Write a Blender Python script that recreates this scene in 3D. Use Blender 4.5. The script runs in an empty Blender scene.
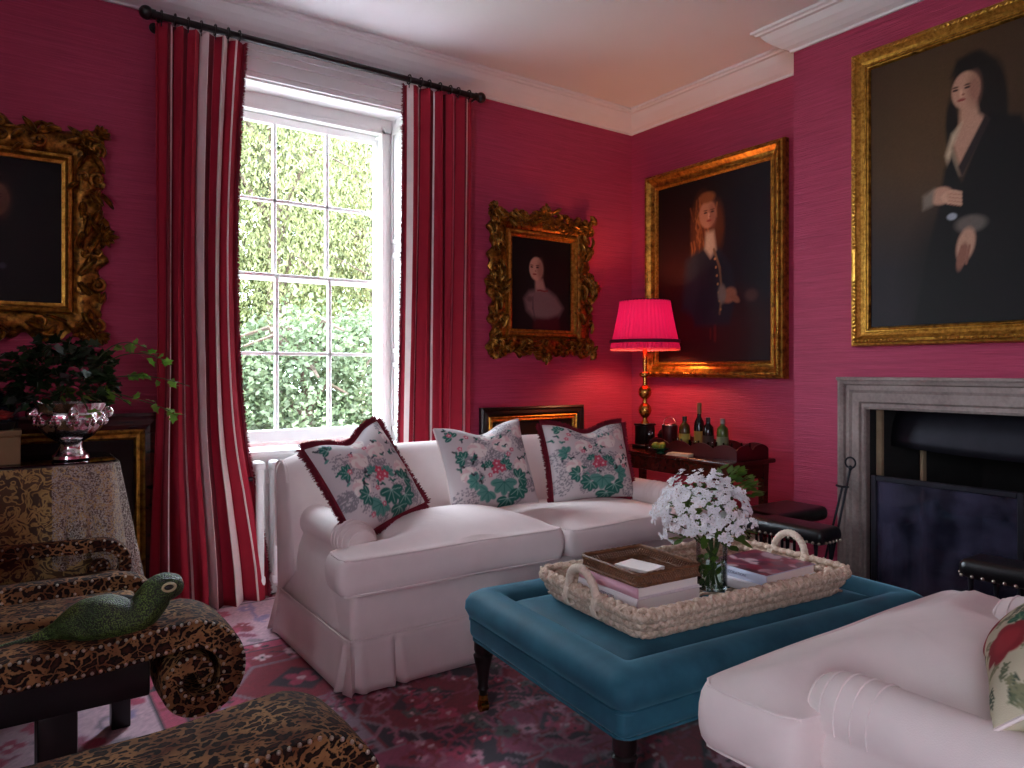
import bpy, bmesh, math, random
import numpy as np
from mathutils import Vector, Matrix, noise as mnoise
random.seed(7)
rng = np.random.default_rng(7)
PI = math.pi
COL = bpy.context.scene.collection

# ------------------------------------------------------------------ helpers
def lin(c):
    c = c/255.0
    return c/12.92 if c <= 0.04045 else ((c+0.055)/1.055)**2.4
def S(r, g, b):
    return (lin(r), lin(g), lin(b))
def rot2(x, y, a):
    return x*math.cos(a)-y*math.sin(a), x*math.sin(a)+y*math.cos(a)
def sm(a, b, t):
    t = min(1.0, max(0.0, (t-a)/(b-a)))
    return t*t*(3-2*t)

class MB:
    """collects geometry that becomes one mesh"""
    def __init__(s):
        s.v = []; s.f = []; s.m = []; s.mi = 0; s.c = None
    def quad(s, a, b, c, d):
        i = len(s.v); s.v += [a, b, c, d]; s.f.append((i, i+1, i+2, i+3)); s.m.append(s.mi)
    def poly(s, pts):
        i = len(s.v); s.v += list(pts); s.f.append(tuple(range(i, i+len(pts)))); s.m.append(s.mi)
    def add(s, vs, fs):
        i = len(s.v); s.v += [tuple(p) for p in vs]
        for f in fs:
            s.f.append(tuple(k+i for k in f)); s.m.append(s.mi)
    def box(s, x0, x1, y0, y1, z0, z1, bev=0.0, seg=2):
        if bev <= 0:
            vs = [(x0,y0,z0),(x1,y0,z0),(x1,y1,z0),(x0,y1,z0),(x0,y0,z1),(x1,y0,z1),(x1,y1,z1),(x0,y1,z1)]
            s.add(vs, [(0,3,2,1),(4,5,6,7),(0,1,5,4),(1,2,6,5),(2,3,7,6),(3,0,4,7)])
            return
        bm = bmesh.new()
        bmesh.ops.create_cube(bm, size=1.0)
        for v in bm.verts:
            v.co = Vector(((x0+x1)/2+v.co.x*(x1-x0), (y0+y1)/2+v.co.y*(y1-y0), (z0+z1)/2+v.co.z*(z1-z0)))
        bmesh.ops.bevel(bm, geom=list(bm.edges), offset=bev, segments=seg, profile=0.5, affect='EDGES')
        bm.verts.index_update()
        s.add([tuple(v.co) for v in bm.verts], [tuple(v.index for v in f.verts) for f in bm.faces])
        bm.free()
    def grid(s, fn, nu, nv, wu=False, wv=False):
        i0 = len(s.v)
        for a in range(nu):
            for b in range(nv):
                u = a/(nu if wu else nu-1); v = b/(nv if wv else nv-1)
                s.v.append(tuple(fn(u, v)))
        for a in range(nu if wu else nu-1):
            for b in range(nv if wv else nv-1):
                a2 = (a+1) % nu; b2 = (b+1) % nv
                s.f.append((i0+a*nv+b, i0+a2*nv+b, i0+a2*nv+b2, i0+a*nv+b2)); s.m.append(s.mi)
    def rings(s, rings, cap0=True, cap1=True, closed=False):
        n = len(rings[0]); i0 = len(s.v)
        for r in rings: s.v += [tuple(p) for p in r]
        R = len(rings)
        for k in range(R if closed else R-1):
            k2 = (k+1) % R
            for j in range(n):
                j2 = (j+1) % n
                s.f.append((i0+k*n+j, i0+k*n+j2, i0+k2*n+j2, i0+k2*n+j)); s.m.append(s.mi)
        if not closed:
            if cap0: s.f.append(tuple(i0+j for j in range(n))[::-1]); s.m.append(s.mi)
            if cap1: s.f.append(tuple(i0+(R-1)*n+j for j in range(n))); s.m.append(s.mi)
    def lathe(s, prof, n=32, c=(0,0,0), lobes=0, amp=0.0):
        rs = []
        for (r, z) in prof:
            rs.append([(c[0]+r*(1+amp*math.cos(lobes*2*PI*j/n))*math.cos(2*PI*j/n),
                        c[1]+r*(1+amp*math.cos(lobes*2*PI*j/n))*math.sin(2*PI*j/n), c[2]+z) for j in range(n)])
        s.rings(rs)
    def tube(s, pts, rad, n=8, closed=False, flat=1.0, up=None):
        P = [Vector(p) for p in pts]; m = len(P)
        R = rad if hasattr(rad, '__len__') else [rad]*m
        rs = []; prev = None
        for k in range(m):
            if closed: t = P[(k+1) % m]-P[k-1]
            else: t = P[min(k+1, m-1)]-P[max(k-1, 0)]
            if t.length < 1e-9: t = Vector((0,0,1))
            t.normalize()
            if up is not None: nrm = Vector(up)-t*Vector(up).dot(t)
            elif prev is None:
                a = Vector((0,0,1)) if abs(t.z) < 0.9 else Vector((1,0,0))
                nrm = a-t*a.dot(t)
            else: nrm = prev-t*prev.dot(t)
            if nrm.length < 1e-6: nrm = t.orthogonal()
            nrm.normalize(); prev = nrm; b = t.cross(nrm)
            rs.append([P[k]+nrm*(R[k]*flat*math.cos(2*PI*j/n))+b*(R[k]*math.sin(2*PI*j/n)) for j in range(n)])
        s.rings(rs, closed=closed)
    def ell(s, c, r, nu=10, nv=7, M=None):
        c = Vector(c)
        if not hasattr(r, '__len__'): r = (r, r, r)
        vs = []; fs = []
        def P(x, y, z):
            p = Vector((x*r[0], y*r[1], z*r[2]))
            if M is not None: p = M @ p
            return tuple(c+p)
        vs.append(P(0,0,-1))
        for b in range(1, nv):
            ph = -PI/2+PI*b/nv
            for a in range(nu):
                th = 2*PI*a/nu
                vs.append(P(math.cos(ph)*math.cos(th), math.cos(ph)*math.sin(th), math.sin(ph)))
        vs.append(P(0,0,1))
        for a in range(nu):
            fs.append((0, 1+(a+1) % nu, 1+a))
            fs.append((len(vs)-1, 1+(nv-2)*nu+a, 1+(nv-2)*nu+(a+1) % nu))
        for b in range(nv-2):
            for a in range(nu):
                a2 = (a+1) % nu
                fs.append((1+b*nu+a, 1+b*nu+a2, 1+(b+1)*nu+a2, 1+(b+1)*nu+a))
        s.add(vs, fs)
    def build(s, name, mats, parent=None, smooth=True, colors=None, angle=None):
        me = bpy.data.meshes.new(name)
        me.from_pydata([tuple(p) for p in s.v], [], s.f)
        mats = mats if isinstance(mats, (list, tuple)) else [mats]
        for m in mats: me.materials.append(m)
        if len(mats) > 1: me.polygons.foreach_set('material_index', s.m)
        if smooth: me.polygons.foreach_set('use_smooth', [True]*len(me.polygons))
        if colors is not None:
            at = me.color_attributes.new('Col', 'FLOAT_COLOR', 'POINT')
            a = np.ones((len(me.vertices), 4), np.float32); a[:, :3] = colors
            at.data.foreach_set('color', a.ravel())
        me.update()
        if smooth and angle is None: angle = 40
        o = bpy.data.objects.new(name, me); COL.objects.link(o)
        if parent is not None: o.parent = parent
        if smooth and angle and angle < 180:
            try: me.set_sharp_from_angle(angle=math.radians(angle))
            except Exception: pass
        return o

def mod(o, kind, **kw):
    m = o.modifiers.new(kind.lower(), kind)
    for k, v in kw.items(): setattr(m, k, v)
    return o
def thing(name, label, cat, loc=(0,0,0), rz=0.0, group=None):
    o = bpy.data.objects.new(name, None); COL.objects.link(o)
    o.empty_display_size = 0.1
    o.location = loc; o.rotation_euler = (0,0,rz); o['label'] = label; o['category'] = cat
    if group: o['group'] = group
    return o
def tag(o, label, cat, group=None, kind=None, loc=None, rz=None):
    o['label'] = label; o['category'] = cat
    if group: o['group'] = group
    if kind: o['kind'] = kind
    if loc: o.location = loc
    if rz is not None: o.rotation_euler = (0,0,rz)
    return o
def struct(o):
    o['kind'] = 'structure'; return o
def dup(root, loc, rz, label=None, group=None):
    r = root.copy(); COL.objects.link(r); r.location = loc; r.rotation_euler = (0,0,rz)
    if label: r['label'] = label
    if group: r['group'] = group
    for ch in list(root.children):
        c = ch.copy(); COL.objects.link(c); c.parent = r
        for g in list(ch.children):
            d = g.copy(); COL.objects.link(d); d.parent = c
    return r

NAIL = {}
def nail(parent, p, r=0.006, name='nailhead'):
    if not NAIL:
        b = MB(); b.ell((0,0,0), 1.0, 8, 6); o = b.build('nailhead', M['nail'], parent); NAIL['m'] = o.data
    else:
        o = bpy.data.objects.new(name, NAIL['m']); COL.objects.link(o); o.parent = parent
    o.location = p; o.scale = (r, r, r); return o
# ------------------------------------------------------------------ materials
class NT:
    def __init__(s, name):
        s.m = bpy.data.materials.new(name); s.m.use_nodes = True
        s.t = s.m.node_tree; s.n = s.t.nodes; s.l = s.t.links
        s.b = s.n['Principled BSDF']
    def node(s, t, **kw):
        x = s.n.new(t)
        for k, v in kw.items():
            if k in x.inputs: x.inputs[k].default_value = v
            else: setattr(x, k, v)
        return x
    def link(s, a, b): s.l.new(a, b)
    def coords(s, scale=(1,1,1), out='Object', rot=(0,0,0)):
        tc = s.node('ShaderNodeTexCoord'); mp = s.node('ShaderNodeMapping')
        mp.inputs['Scale'].default_value = scale; mp.inputs['Rotation'].default_value = rot
        s.link(tc.outputs[out], mp.inputs['Vector']); return mp.outputs['Vector']
    def noise(s, vec, scale, detail=4, rough=0.55, dist=0.0):
        x = s.node('ShaderNodeTexNoise'); x.inputs['Scale'].default_value = scale
        x.inputs['Detail'].default_value = detail; x.inputs['Roughness'].default_value = rough
        x.inputs['Distortion'].default_value = dist
        s.link(vec, x.inputs['Vector']); return x.outputs['Fac']
    def voro(s, vec, scale, feature='F1', out='Distance', rnd=1.0):
        x = s.node('ShaderNodeTexVoronoi'); x.feature = feature; x.inputs['Scale'].default_value = scale
        x.inputs['Randomness'].default_value = rnd
        s.link(vec, x.inputs['Vector']); return x.outputs[out]
    def ramp(s, fac, stops):
        x = s.node('ShaderNodeValToRGB'); e = x.color_ramp.elements
        while len(e) < len(stops): e.new(0.5)
        for i, (p, c) in enumerate(stops):
            e[i].position = p; e[i].color = (c[0], c[1], c[2], 1)
        s.link(fac, x.inputs['Fac']); return x.outputs['Color']
    def mixc(s, fac, a, b):
        x = s.node('ShaderNodeMix'); x.data_type = 'RGBA'
        for k, v in ((0, fac), (6, a), (7, b)):
            if isinstance(v, (int, float)): x.inputs[k].default_value = v
            elif isinstance(v, tuple): x.inputs[k].default_value = (*v, 1)
            else: s.link(v, x.inputs[k])
        return x.outputs[2]
    def bump(s, h, strength=0.3, dist=0.01):
        x = s.node('ShaderNodeBump'); x.inputs['Strength'].default_value = strength; x.inputs['Distance'].default_value = dist
        s.link(h, x.inputs['Height']); s.link(x.outputs['Normal'], s.b.inputs['Normal'])
    def set(s, **kw):
        for k, v in kw.items():
            k = k.replace('_', ' ')
            if isinstance(v, tuple) and len(v) == 3: v = (*v, 1)
            s.b.inputs[k].default_value = v
        return s

def simple(name, col, rough=0.6, metal=0.0, var=0.12, vs=12.0, bump=0.0, bs=80.0, **kw):
    t = NT(name); vec = t.coords()
    f = t.noise(vec, vs, 4)
    d = tuple(max(0, c*(1-var)) for c in col); u = tuple(min(1, c*(1+var)) for c in col)
    t.link(t.ramp(f, [(0.3, d), (0.7, u)]), t.b.inputs['Base Color'])
    t.set(Roughness=rough, Metallic=metal, **kw)
    if bump: t.bump(t.noise(vec, bs, 3), bump, 0.004)
    return t.m
def colmat(name, rough=0.7, bump=0.0, bs=300, **kw):
    t = NT(name); a = t.node('ShaderNodeVertexColor'); a.layer_name = 'Col'
    t.link(a.outputs['Color'], t.b.inputs['Base Color']); t.set(Roughness=rough, **kw)
    if bump: t.bump(t.noise(t.coords(), bs, 2), bump, 0.003)
    return t.m
def weave(name, col, rough=0.85, scale=420, var=0.06, sheen=0.0, bump=0.25):
    t = NT(name); vec = t.coords()
    f = t.noise(vec, 9, 5)
    d = tuple(c*(1-var) for c in col); u = tuple(min(1, c*(1+var)) for c in col)
    t.link(t.ramp(f, [(0.3, d), (0.7, u)]), t.b.inputs['Base Color'])
    t.set(Roughness=rough, Sheen_Weight=sheen)
    t.bump(t.noise(vec, scale, 2), bump, 0.002)
    return t.m
def thin_glass(name, tint=(1,1,1), rough=0.0, refl=1.0):
    t = NT(name); t.n.remove(t.b)
    tr = t.node('ShaderNodeBsdfTransparent'); tr.inputs['Color'].default_value = (*tint, 1)
    gl = t.node('ShaderNodeBsdfGlossy'); gl.inputs['Roughness'].default_value = rough
    fr = t.node('ShaderNodeFresnel'); fr.inputs['IOR'].default_value = 1.45
    mu = t.node('ShaderNodeMath'); mu.operation = 'MULTIPLY'; mu.inputs[1].default_value = refl
    t.link(fr.outputs[0], mu.inputs[0])
    mx = t.node('ShaderNodeMixShader'); out = t.n['Material Output']
    t.link(mu.outputs[0], mx.inputs[0]); t.link(tr.outputs[0], mx.inputs[1]); t.link(gl.outputs[0], mx.inputs[2])
    t.link(mx.outputs[0], out.inputs['Surface']); return t.m

def mottled_glass(name):
    m = thin_glass(name, (0.34, 0.34, 0.42), 0.05, 1.3); t = m.node_tree; out = t.nodes['Material Output']
    src = out.inputs['Surface'].links[0].from_socket
    d = t.nodes.new('ShaderNodeBsdfDiffuse'); d.inputs['Color'].default_value = (*S(96, 92, 120), 1)  # blue-grey diffuse, mixed unevenly over the dark tinted glass
    n = t.nodes.new('ShaderNodeTexNoise'); n.inputs['Scale'].default_value = 5; r = t.nodes.new('ShaderNodeValToRGB')
    r.color_ramp.elements[0].color = (.08, .08, .08, 1); r.color_ramp.elements[1].color = (.36, .36, .36, 1); r.color_ramp.elements[0].position = .35; r.color_ramp.elements[1].position = .7
    t.links.new(n.outputs['Fac'], r.inputs['Fac']); mx = t.nodes.new('ShaderNodeMixShader')
    t.links.new(r.outputs['Color'], mx.inputs[0]); t.links.new(src, mx.inputs[1]); t.links.new(d.outputs[0], mx.inputs[2]); t.links.new(mx.outputs[0], out.inputs['Surface'])
    return m
def wall_mat(name):
    t = NT(name)
    v1 = t.coords((2.2, 2.2, 95)); v2 = t.coords((7, 7, 210)); v3 = t.coords((1, 1, 1))
    a = t.noise(v1, 1.0, 5, 0.65, 0.6); b = t.noise(v2, 1.0, 3); c = t.noise(v3, 1.2, 3)
    base = t.ramp(a, [(0.28, S(134, 26, 62)), (0.5, S(172, 42, 80)), (0.72, S(194, 66, 104))])
    mx = t.mixc(0.35, base, t.ramp(b, [(0.35, S(140, 30, 64)), (0.65, S(186, 58, 98))]))
    mx2 = t.mixc(0.25, mx, t.ramp(c, [(0.35, S(156, 36, 72)), (0.65, S(178, 50, 92))]))
    t.link(mx2, t.b.inputs['Base Color']); t.set(Roughness=0.62, Sheen_Weight=0.1)
    ad = t.node('ShaderNodeMath'); ad.operation = 'ADD'; t.link(a, ad.inputs[0]); t.link(b, ad.inputs[1])
    t.bump(ad.outputs[0], 0.55, 0.006)
    return t.m
def leopard_mat(name):
    t = NT(name); vec = t.coords((1, 1, 1))
    nz = t.node('ShaderNodeTexNoise'); nz.inputs['Scale'].default_value = 26; nz.inputs['Detail'].default_value = 3
    t.link(vec, nz.inputs['Vector'])
    add = t.node('ShaderNodeMixRGB'); add.blend_type = 'LINEAR_LIGHT'; add.inputs[0].default_value = 0.03
    t.link(vec, add.inputs[1]); t.link(nz.outputs['Color'], add.inputs[2])
    mp = t.node('ShaderNodeMapping'); mp.inputs['Scale'].default_value = (0.7, 1.3, 1.0)
    t.link(add.outputs[0], mp.inputs['Vector']); v = mp.outputs['Vector']
    x = t.node('ShaderNodeTexVoronoi'); x.feature = 'DISTANCE_TO_EDGE'; x.inputs['Scale'].default_value = 33
    t.link(v, x.inputs['Vector']); f = x.outputs['Distance']
    big = t.noise(vec, 7, 3)
    th = t.node('ShaderNodeMath'); th.operation = 'MULTIPLY_ADD'; th.inputs[1].default_value = 0.22; th.inputs[2].default_value = -0.11
    t.link(big, th.inputs[0]); sm_ = t.node('ShaderNodeMath'); sm_.operation = 'ADD'; t.link(f, sm_.inputs[0]); t.link(th.outputs[0], sm_.inputs[1])
    tan = t.ramp(t.noise(vec, 9, 3), [(0.35, S(84, 40, 20)), (0.65, S(150, 108, 68))])
    spots = t.ramp(sm_.outputs[0], [(0.0, S(16, 7, 5)), (0.20, S(18, 8, 6)), (0.30, S(44, 18, 10)), (0.5, S(66, 28, 14))])
    fac = t.ramp(sm_.outputs[0], [(0.07, (1,1,1)), (0.125, (0,0,0))])
    t.link(t.mixc(fac, spots, tan), t.b.inputs['Base Color'])
    t.set(Roughness=0.8, Specular_IOR_Level=0.2); t.bump(t.noise(vec, 300, 2), 0.2, 0.002)
    return t.m
def gold_mat(name, c1=S(96, 62, 18), c2=S(196, 142, 56), rough=0.38, sc=30):
    t = NT(name); vec = t.coords()
    t.link(t.ramp(t.noise(vec, sc, 5, 0.6), [(0.33, c1), (0.66, c2)]), t.b.inputs['Base Color'])
    t.set(Metallic=0.85, Roughness=rough); t.bump(t.noise(vec, sc*4, 3), 0.35, 0.003)
    return t.m
def damask_mat(name):
    t = NT(name); vec = t.coords()
    nz = t.noise(vec, 19, 2, 0.4, 2.0)
    t.link(t.ramp(nz, [(0.44, S(66, 44, 18)), (0.48, S(156, 126, 66)), (0.56, S(180, 150, 86)), (0.60, S(84, 58, 24))]), t.b.inputs['Base Color'])
    t.set(Roughness=0.6, Sheen_Weight=0.2); t.bump(t.noise(vec, 300, 2), 0.2, 0.002); return t.m
def wood_mat(name, c1, c2, rough=0.35, scale=(2, 30, 30), bump=0.05):
    t = NT(name); vec = t.coords(scale)
    f = t.noise(vec, 1.0, 5, 0.6, 0.8)
    t.link(t.ramp(f, [(0.3, c1), (0.7, c2)]), t.b.inputs['Base Color']); t.set(Roughness=rough)
    t.bump(f, bump, 0.002); return t.m
def stone_mat(name):
    t = NT(name); vec = t.coords()
    a = t.noise(vec, 4, 6, 0.6); b = t.noise(vec, 60, 4)
    c = t.ramp(a, [(0.3, S(104, 88, 84)), (0.55, S(146, 128, 122)), (0.75, S(164, 148, 142))])
    t.link(t.mixc(0.3, c, t.ramp(b, [(0.3, S(100, 84, 80)), (0.7, S(160, 144, 138))])), t.b.inputs['Base Color'])
    t.set(Roughness=0.8); t.bump(b, 0.3, 0.003); return t.m
def leaf_mat(name, c1, c2, trans=0.35, rough=0.5, sc=4):
    t = NT(name); vec = t.coords()
    t.link(t.ramp(t.noise(vec, sc, 4), [(0.35, c1), (0.65, c2)]), t.b.inputs['Base Color'])
    t.set(Roughness=rough)
    if trans:
        tl = t.node('ShaderNodeBsdfTranslucent'); tl.inputs['Color'].default_value = (*c2, 1)
        mx = t.node('ShaderNodeMixShader'); mx.inputs[0].default_value = trans
        t.link(t.b.outputs[0], mx.inputs[1]); t.link(tl.outputs[0], mx.inputs[2])
        t.link(mx.outputs[0], t.n['Material Output'].inputs['Surface'])
    return t.m
def shade_mat(name):
    t = NT(name); vec = t.coords()
    c = S(200, 20, 74)
    t.set(Base_Color=c, Roughness=0.7)
    tl = t.node('ShaderNodeBsdfTranslucent'); tl.inputs['Color'].default_value = (*S(160, 22, 128), 1)
    mx = t.node('ShaderNodeMixShader'); mx.inputs[0].default_value = 0.17
    t.link(t.b.outputs[0], mx.inputs[1]); t.link(tl.outputs[0], mx.inputs[2])
    t.link(mx.outputs[0], t.n['Material Output'].inputs['Surface']); t.bump(t.noise(vec, 200, 2), 0.2, 0.002)
    return t.m
def velvet_mat(name, c1, c2):
    t = NT(name); vec = t.coords()
    t.link(t.ramp(t.noise(vec, 5, 4, 0.6), [(0.35, c1), (0.65, c2)]), t.b.inputs['Base Color'])
    t.set(Roughness=0.65, Sheen_Weight=0.85, Sheen_Roughness=0.35, Sheen_Tint=S(120, 180, 200), Specular_IOR_Level=0.2)
    t.bump(t.noise(vec, 400, 2), 0.15, 0.002); return t.m
def bead_mat(name):
    t = NT(name); vec = t.coords()
    d = t.voro(vec, 230, 'F1')
    c = t.ramp(t.noise(vec, 14, 3), [(0.35, S(52, 84, 36)), (0.65, S(120, 148, 66))])
    t.link(t.mixc(t.ramp(d, [(0.25, (0,0,0)), (0.6, (1,1,1))]), c, S(20, 30, 14)), t.b.inputs['Base Color'])
    t.set(Roughness=0.35); inv = t.node('ShaderNodeMath'); inv.operation = 'SUBTRACT'; inv.inputs[0].default_value = 1.0
    t.link(d, inv.inputs[1]); t.bump(inv.outputs[0], 0.8, 0.004); return t.m
def fringe_mat(name, c): return weave(name, c, 0.9, 500, 0.2)

M = dict(
    wall=wall_mat('crimson_grasscloth'),
    white=simple('white_gloss_paint', (0.80, 0.79, 0.78), 0.38, var=0.02),
    plaster=simple('white_plaster', (0.78, 0.75, 0.75), 0.8, var=0.03, vs=3),
    ceil=simple('ceiling_paint', (0.80, 0.77, 0.78), 0.85, var=0.02, vs=2),
    floor=wood_mat('oak_boards', S(60, 38, 24), S(104, 70, 44), 0.4, (1.5, 14, 14)),
    linen=weave('pale_pink_linen', S(232, 217, 214), 0.9, 380, 0.035),
    leopard=leopard_mat('leopard_velvet'),
    black=simple('black_lacquer', S(12, 10, 10), 0.35, var=0.3),
    nail=simple('antique_nailhead', S(190, 176, 160), 0.3, 1.0, var=0.05),
    gold=gold_mat('antique_gilt'), goldfine=gold_mat('burnished_gilt', S(140, 92, 24), S(214, 160, 70), 0.32, 50),
    carved=gold_mat('carved_dark_gilt', S(58, 34, 12), S(176, 122, 46), 0.36, 40),
    ebony=simple('ebonised_wood', S(20, 13, 12), 0.3, var=0.3),
    mahog=wood_mat('mahogany', S(40, 12, 10), S(78, 26, 20), 0.25, (3, 30, 30)),
    oxblood=simple('oxblood_lacquer', S(72, 12, 20), 0.3, var=0.15),
    brass=simple('brass', S(196, 146, 70), 0.25, 1.0, var=0.1),
    silver=simple('silver_plate', (0.82, 0.80, 0.80), 0.16, 1.0, var=0.05, bump=0.25, bs=45),
    velvet=velvet_mat('teal_velvet', S(30, 72, 88), S(46, 96, 114)),
    rope=wood_mat('seagrass', S(166, 136, 114), S(222, 198, 178), 0.8, (60, 60, 60), 0.3),
    wrap=wood_mat('pale_seagrass', S(196, 172, 152), S(226, 208, 190), 0.8, (60, 60, 60), 0.3),
    wicker=wood_mat('brown_wicker', S(74, 42, 24), S(132, 84, 52), 0.55, (60, 60, 60), 0.3),
    glass=thin_glass('window_glass', (0.97, 0.985, 0.98)),
    crystal=thin_glass('clear_glass', (0.95, 0.97, 0.96), refl=0.9),
    screen=thin_glass('smoked_glass', (0.30, 0.30, 0.36), 0.04, 1.5), mottled=mottled_glass('mottled_screen_glass'),
    paint=colmat('oil_painting', 0.55, Specular_IOR_Level=0.25), rug=colmat('rug_wool', 0.9, 0.5, 260, Sheen_Weight=0.25),
    floral=colmat('printed_linen', 0.88, 0.2, 420),
    fringe=fringe_mat('burgundy_fringe', S(112, 12, 36)),
    damask=damask_mat('gold_damask'),
    lace=simple('cream_lace', S(206, 190, 172), 0.85, var=0.15, vs=60),
    stone=stone_mat('weathered_limestone'), soot=simple('soot_brick', S(20, 16, 15), 0.9, var=0.4, vs=8, bump=0.4, bs=20),
    iron=simple('dark_iron', S(36, 34, 42), 0.5, 0.6, var=0.2),
    slip=simple('aged_brick_slip', S(150, 128, 100), 0.8, var=0.2),
    leather=simple('black_leather', S(18, 15, 17), 0.33, var=0.2, bump=0.3, bs=120),
    bead=bead_mat('green_beads'),
    leafd=leaf_mat('ivy_leaf', S(10, 24, 10), S(34, 62, 22), 0.15, 0.35),
    leafl=leaf_mat('fresh_leaf', S(44, 76, 20), S(104, 140, 48), 0.3, 0.4),
    leafb=leaf_mat('blossom_leaf', S(42, 74, 22), S(98, 126, 44), 0.25, 0.45),
    petal=leaf_mat('white_petal', S(236, 232, 236), S(250, 248, 250), 0.3, 0.7),
    pistil=simple('yellow_green_stamen', S(160, 150, 80), 0.7),
    stem=simple('green_stem', S(52, 70, 28), 0.6),
    shade=shade_mat('pink_silk_shade'), shadetrim=weave('plum_trim', S(96, 10, 44), 0.8),
    cred=weave('crimson_stripe', S(160, 16, 44), 0.85, 300), cdark=weave('burgundy_stripe', S(104, 8, 26), 0.85, 300),
    ccream=weave('cream_stripe', S(232, 212, 208), 0.85, 300), cpink=weave('rose_stripe', S(196, 92, 112), 0.85, 300),
    bark=simple('bark', S(70, 56, 44), 0.9, var=0.3, bump=0.5, bs=20),
    lawn=simple('lawn_grass', S(96, 118, 58), 0.95, var=0.3, vs=3),
)
LAMP_W = 26.0

# ------------------------------------------------------------------ the room
WY = 4.12; RX = 4.03; CX = 3.74; LX = -2.7; FY = -2.7; CZ = 3.22
def wall_panel(name, axis, inner, outer, a0, a1, z1, holes, mat):
    """a thick wall along X (axis 'x') or Y (axis 'y') with rectangular openings"""
    b = MB(); lo, hi = min(inner, outer), max(inner, outer)
    def bx(p0, p1, z0, zz):
        if p1-p0 < 1e-4 or zz-z0 < 1e-4: return
        if axis == 'x': b.box(p0, p1, lo, hi, z0, zz)
        else: b.box(lo, hi, p0, p1, z0, zz)
    p = a0
    for (h0, h1, hz0, hz1) in sorted(holes):
        bx(p, h0, 0, z1); bx(h0, h1, 0, hz0); bx(h0, h1, hz1, z1); p = h1
    bx(p, a1, 0, z1)
    return struct(b.build(name, mat, smooth=False))

WC = 1.495
wall_panel('wall_back', 'x', WY, WY+0.38, LX-0.3, RX+0.4, CZ, [(WC-0.575, WC+0.575, 0.78, 2.88)], M['wall'])
wall_panel('wall_right', 'y', RX, RX+0.4, FY-0.3, WY, CZ, [(0.55, 2.25, 0, 1.3)], M['wall'])
wall_panel('wall_chimney', 'y', CX, RX, 0.25, 2.5, CZ, [(0.70, 2.05, 0, 1.05)], M['wall'])
LW = [(-2.4, -1.25)]; FW = []
wall_panel('wall_left', 'y', LX, LX-0.38, FY-0.3, WY, CZ, [(a, b_, 0.6, 2.88) for a, b_ in LW], M['wall'])
wall_panel('wall_front', 'x', FY, FY-0.38, LX, RX, CZ, [(a, b_, 0.6, 2.88) for a, b_ in FW], M['wall'])
b = MB(); b.box(LX-0.4, RX+0.4, FY-0.4, WY+0.38, -0.12, 0); struct(b.build('floor', M['floor'], smooth=False))
b = MB(); b.box(LX-0.4, RX+0.4, FY-0.4, WY+0.38, CZ, CZ+0.15); struct(b.build('ceiling', M['ceil'], smooth=False))

def sweep(path, prof, closed, name, mat):
    """sweep (inset, z) along a floor-plan path; the room lies to the right of the direction of travel"""
    n = len(path); b = MB(); R = []
    for k in range(n):
        p = Vector(path[k])
        def nrm(i, j):
            d = (Vector(path[j])-Vector(path[i])).normalized(); return Vector((d.y, -d.x))
        if closed or 0 < k < n-1:
            n1 = nrm((k-1) % n, k); n2 = nrm(k, (k+1) % n)
            m = (n1+n2); m = m/(1+n1.dot(n2)) if (1+n1.dot(n2)) > 1e-6 else n1
        elif k == 0: m = nrm(0, 1)
        else: m = nrm(n-2, n-1)
        R.append([(p.x+m.x*d, p.y+m.y*d, z) for d, z in prof])
    np_ = len(prof)
    for k in range(n if closed else n-1):
        k2 = (k+1) % n
        for j in range(np_-1):
            b.quad(R[k][j], R[k][j+1], R[k2][j+1], R[k2][j])
        b.quad(R[k][np_-1], R[k][0], R[k2][0], R[k2][np_-1])
    if not closed:
        b.poly(R[0][::-1]); b.poly(R[-1])
    return struct(b.build(name, mat, smooth=False))
e = 0.001
loop = [(LX+e, WY-e), (RX-e, WY-e), (RX-e, 2.5+e), (CX-e, 2.5+e), (CX-e, 0.25-e), (RX-e, 0.25-e), (RX-e, FY+e), (LX+e, FY+e)]
corn = [(0, 3.085), (0.014, 3.085), (0.016, 3.098), (0.03, 3.104), (0.045, 3.11), (0.075, 3.13), (0.105, 3.155), (0.125, 3.18),
        (0.130, 3.188), (0.15, 3.19), (0.155, 3.2), (0.17, 3.204), (0.17, CZ-e), (0, CZ-e)]
sweep(loop, corn, True, 'trim_1', M['plaster'])
skir = [(0, 0), (0.022, 0), (0.022, 0.14), (0.014, 0.155), (0.008, 0.17), (0, 0.17)]
sweep([(LX+e, FY+e+0.03), (LX+e, WY-e), (RX-e, WY-e), (RX-e, 2.5+e), (CX-e, 2.5+e), (CX-e, 2.235)], skir, False, 'baseboard_back', M['white'])

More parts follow.
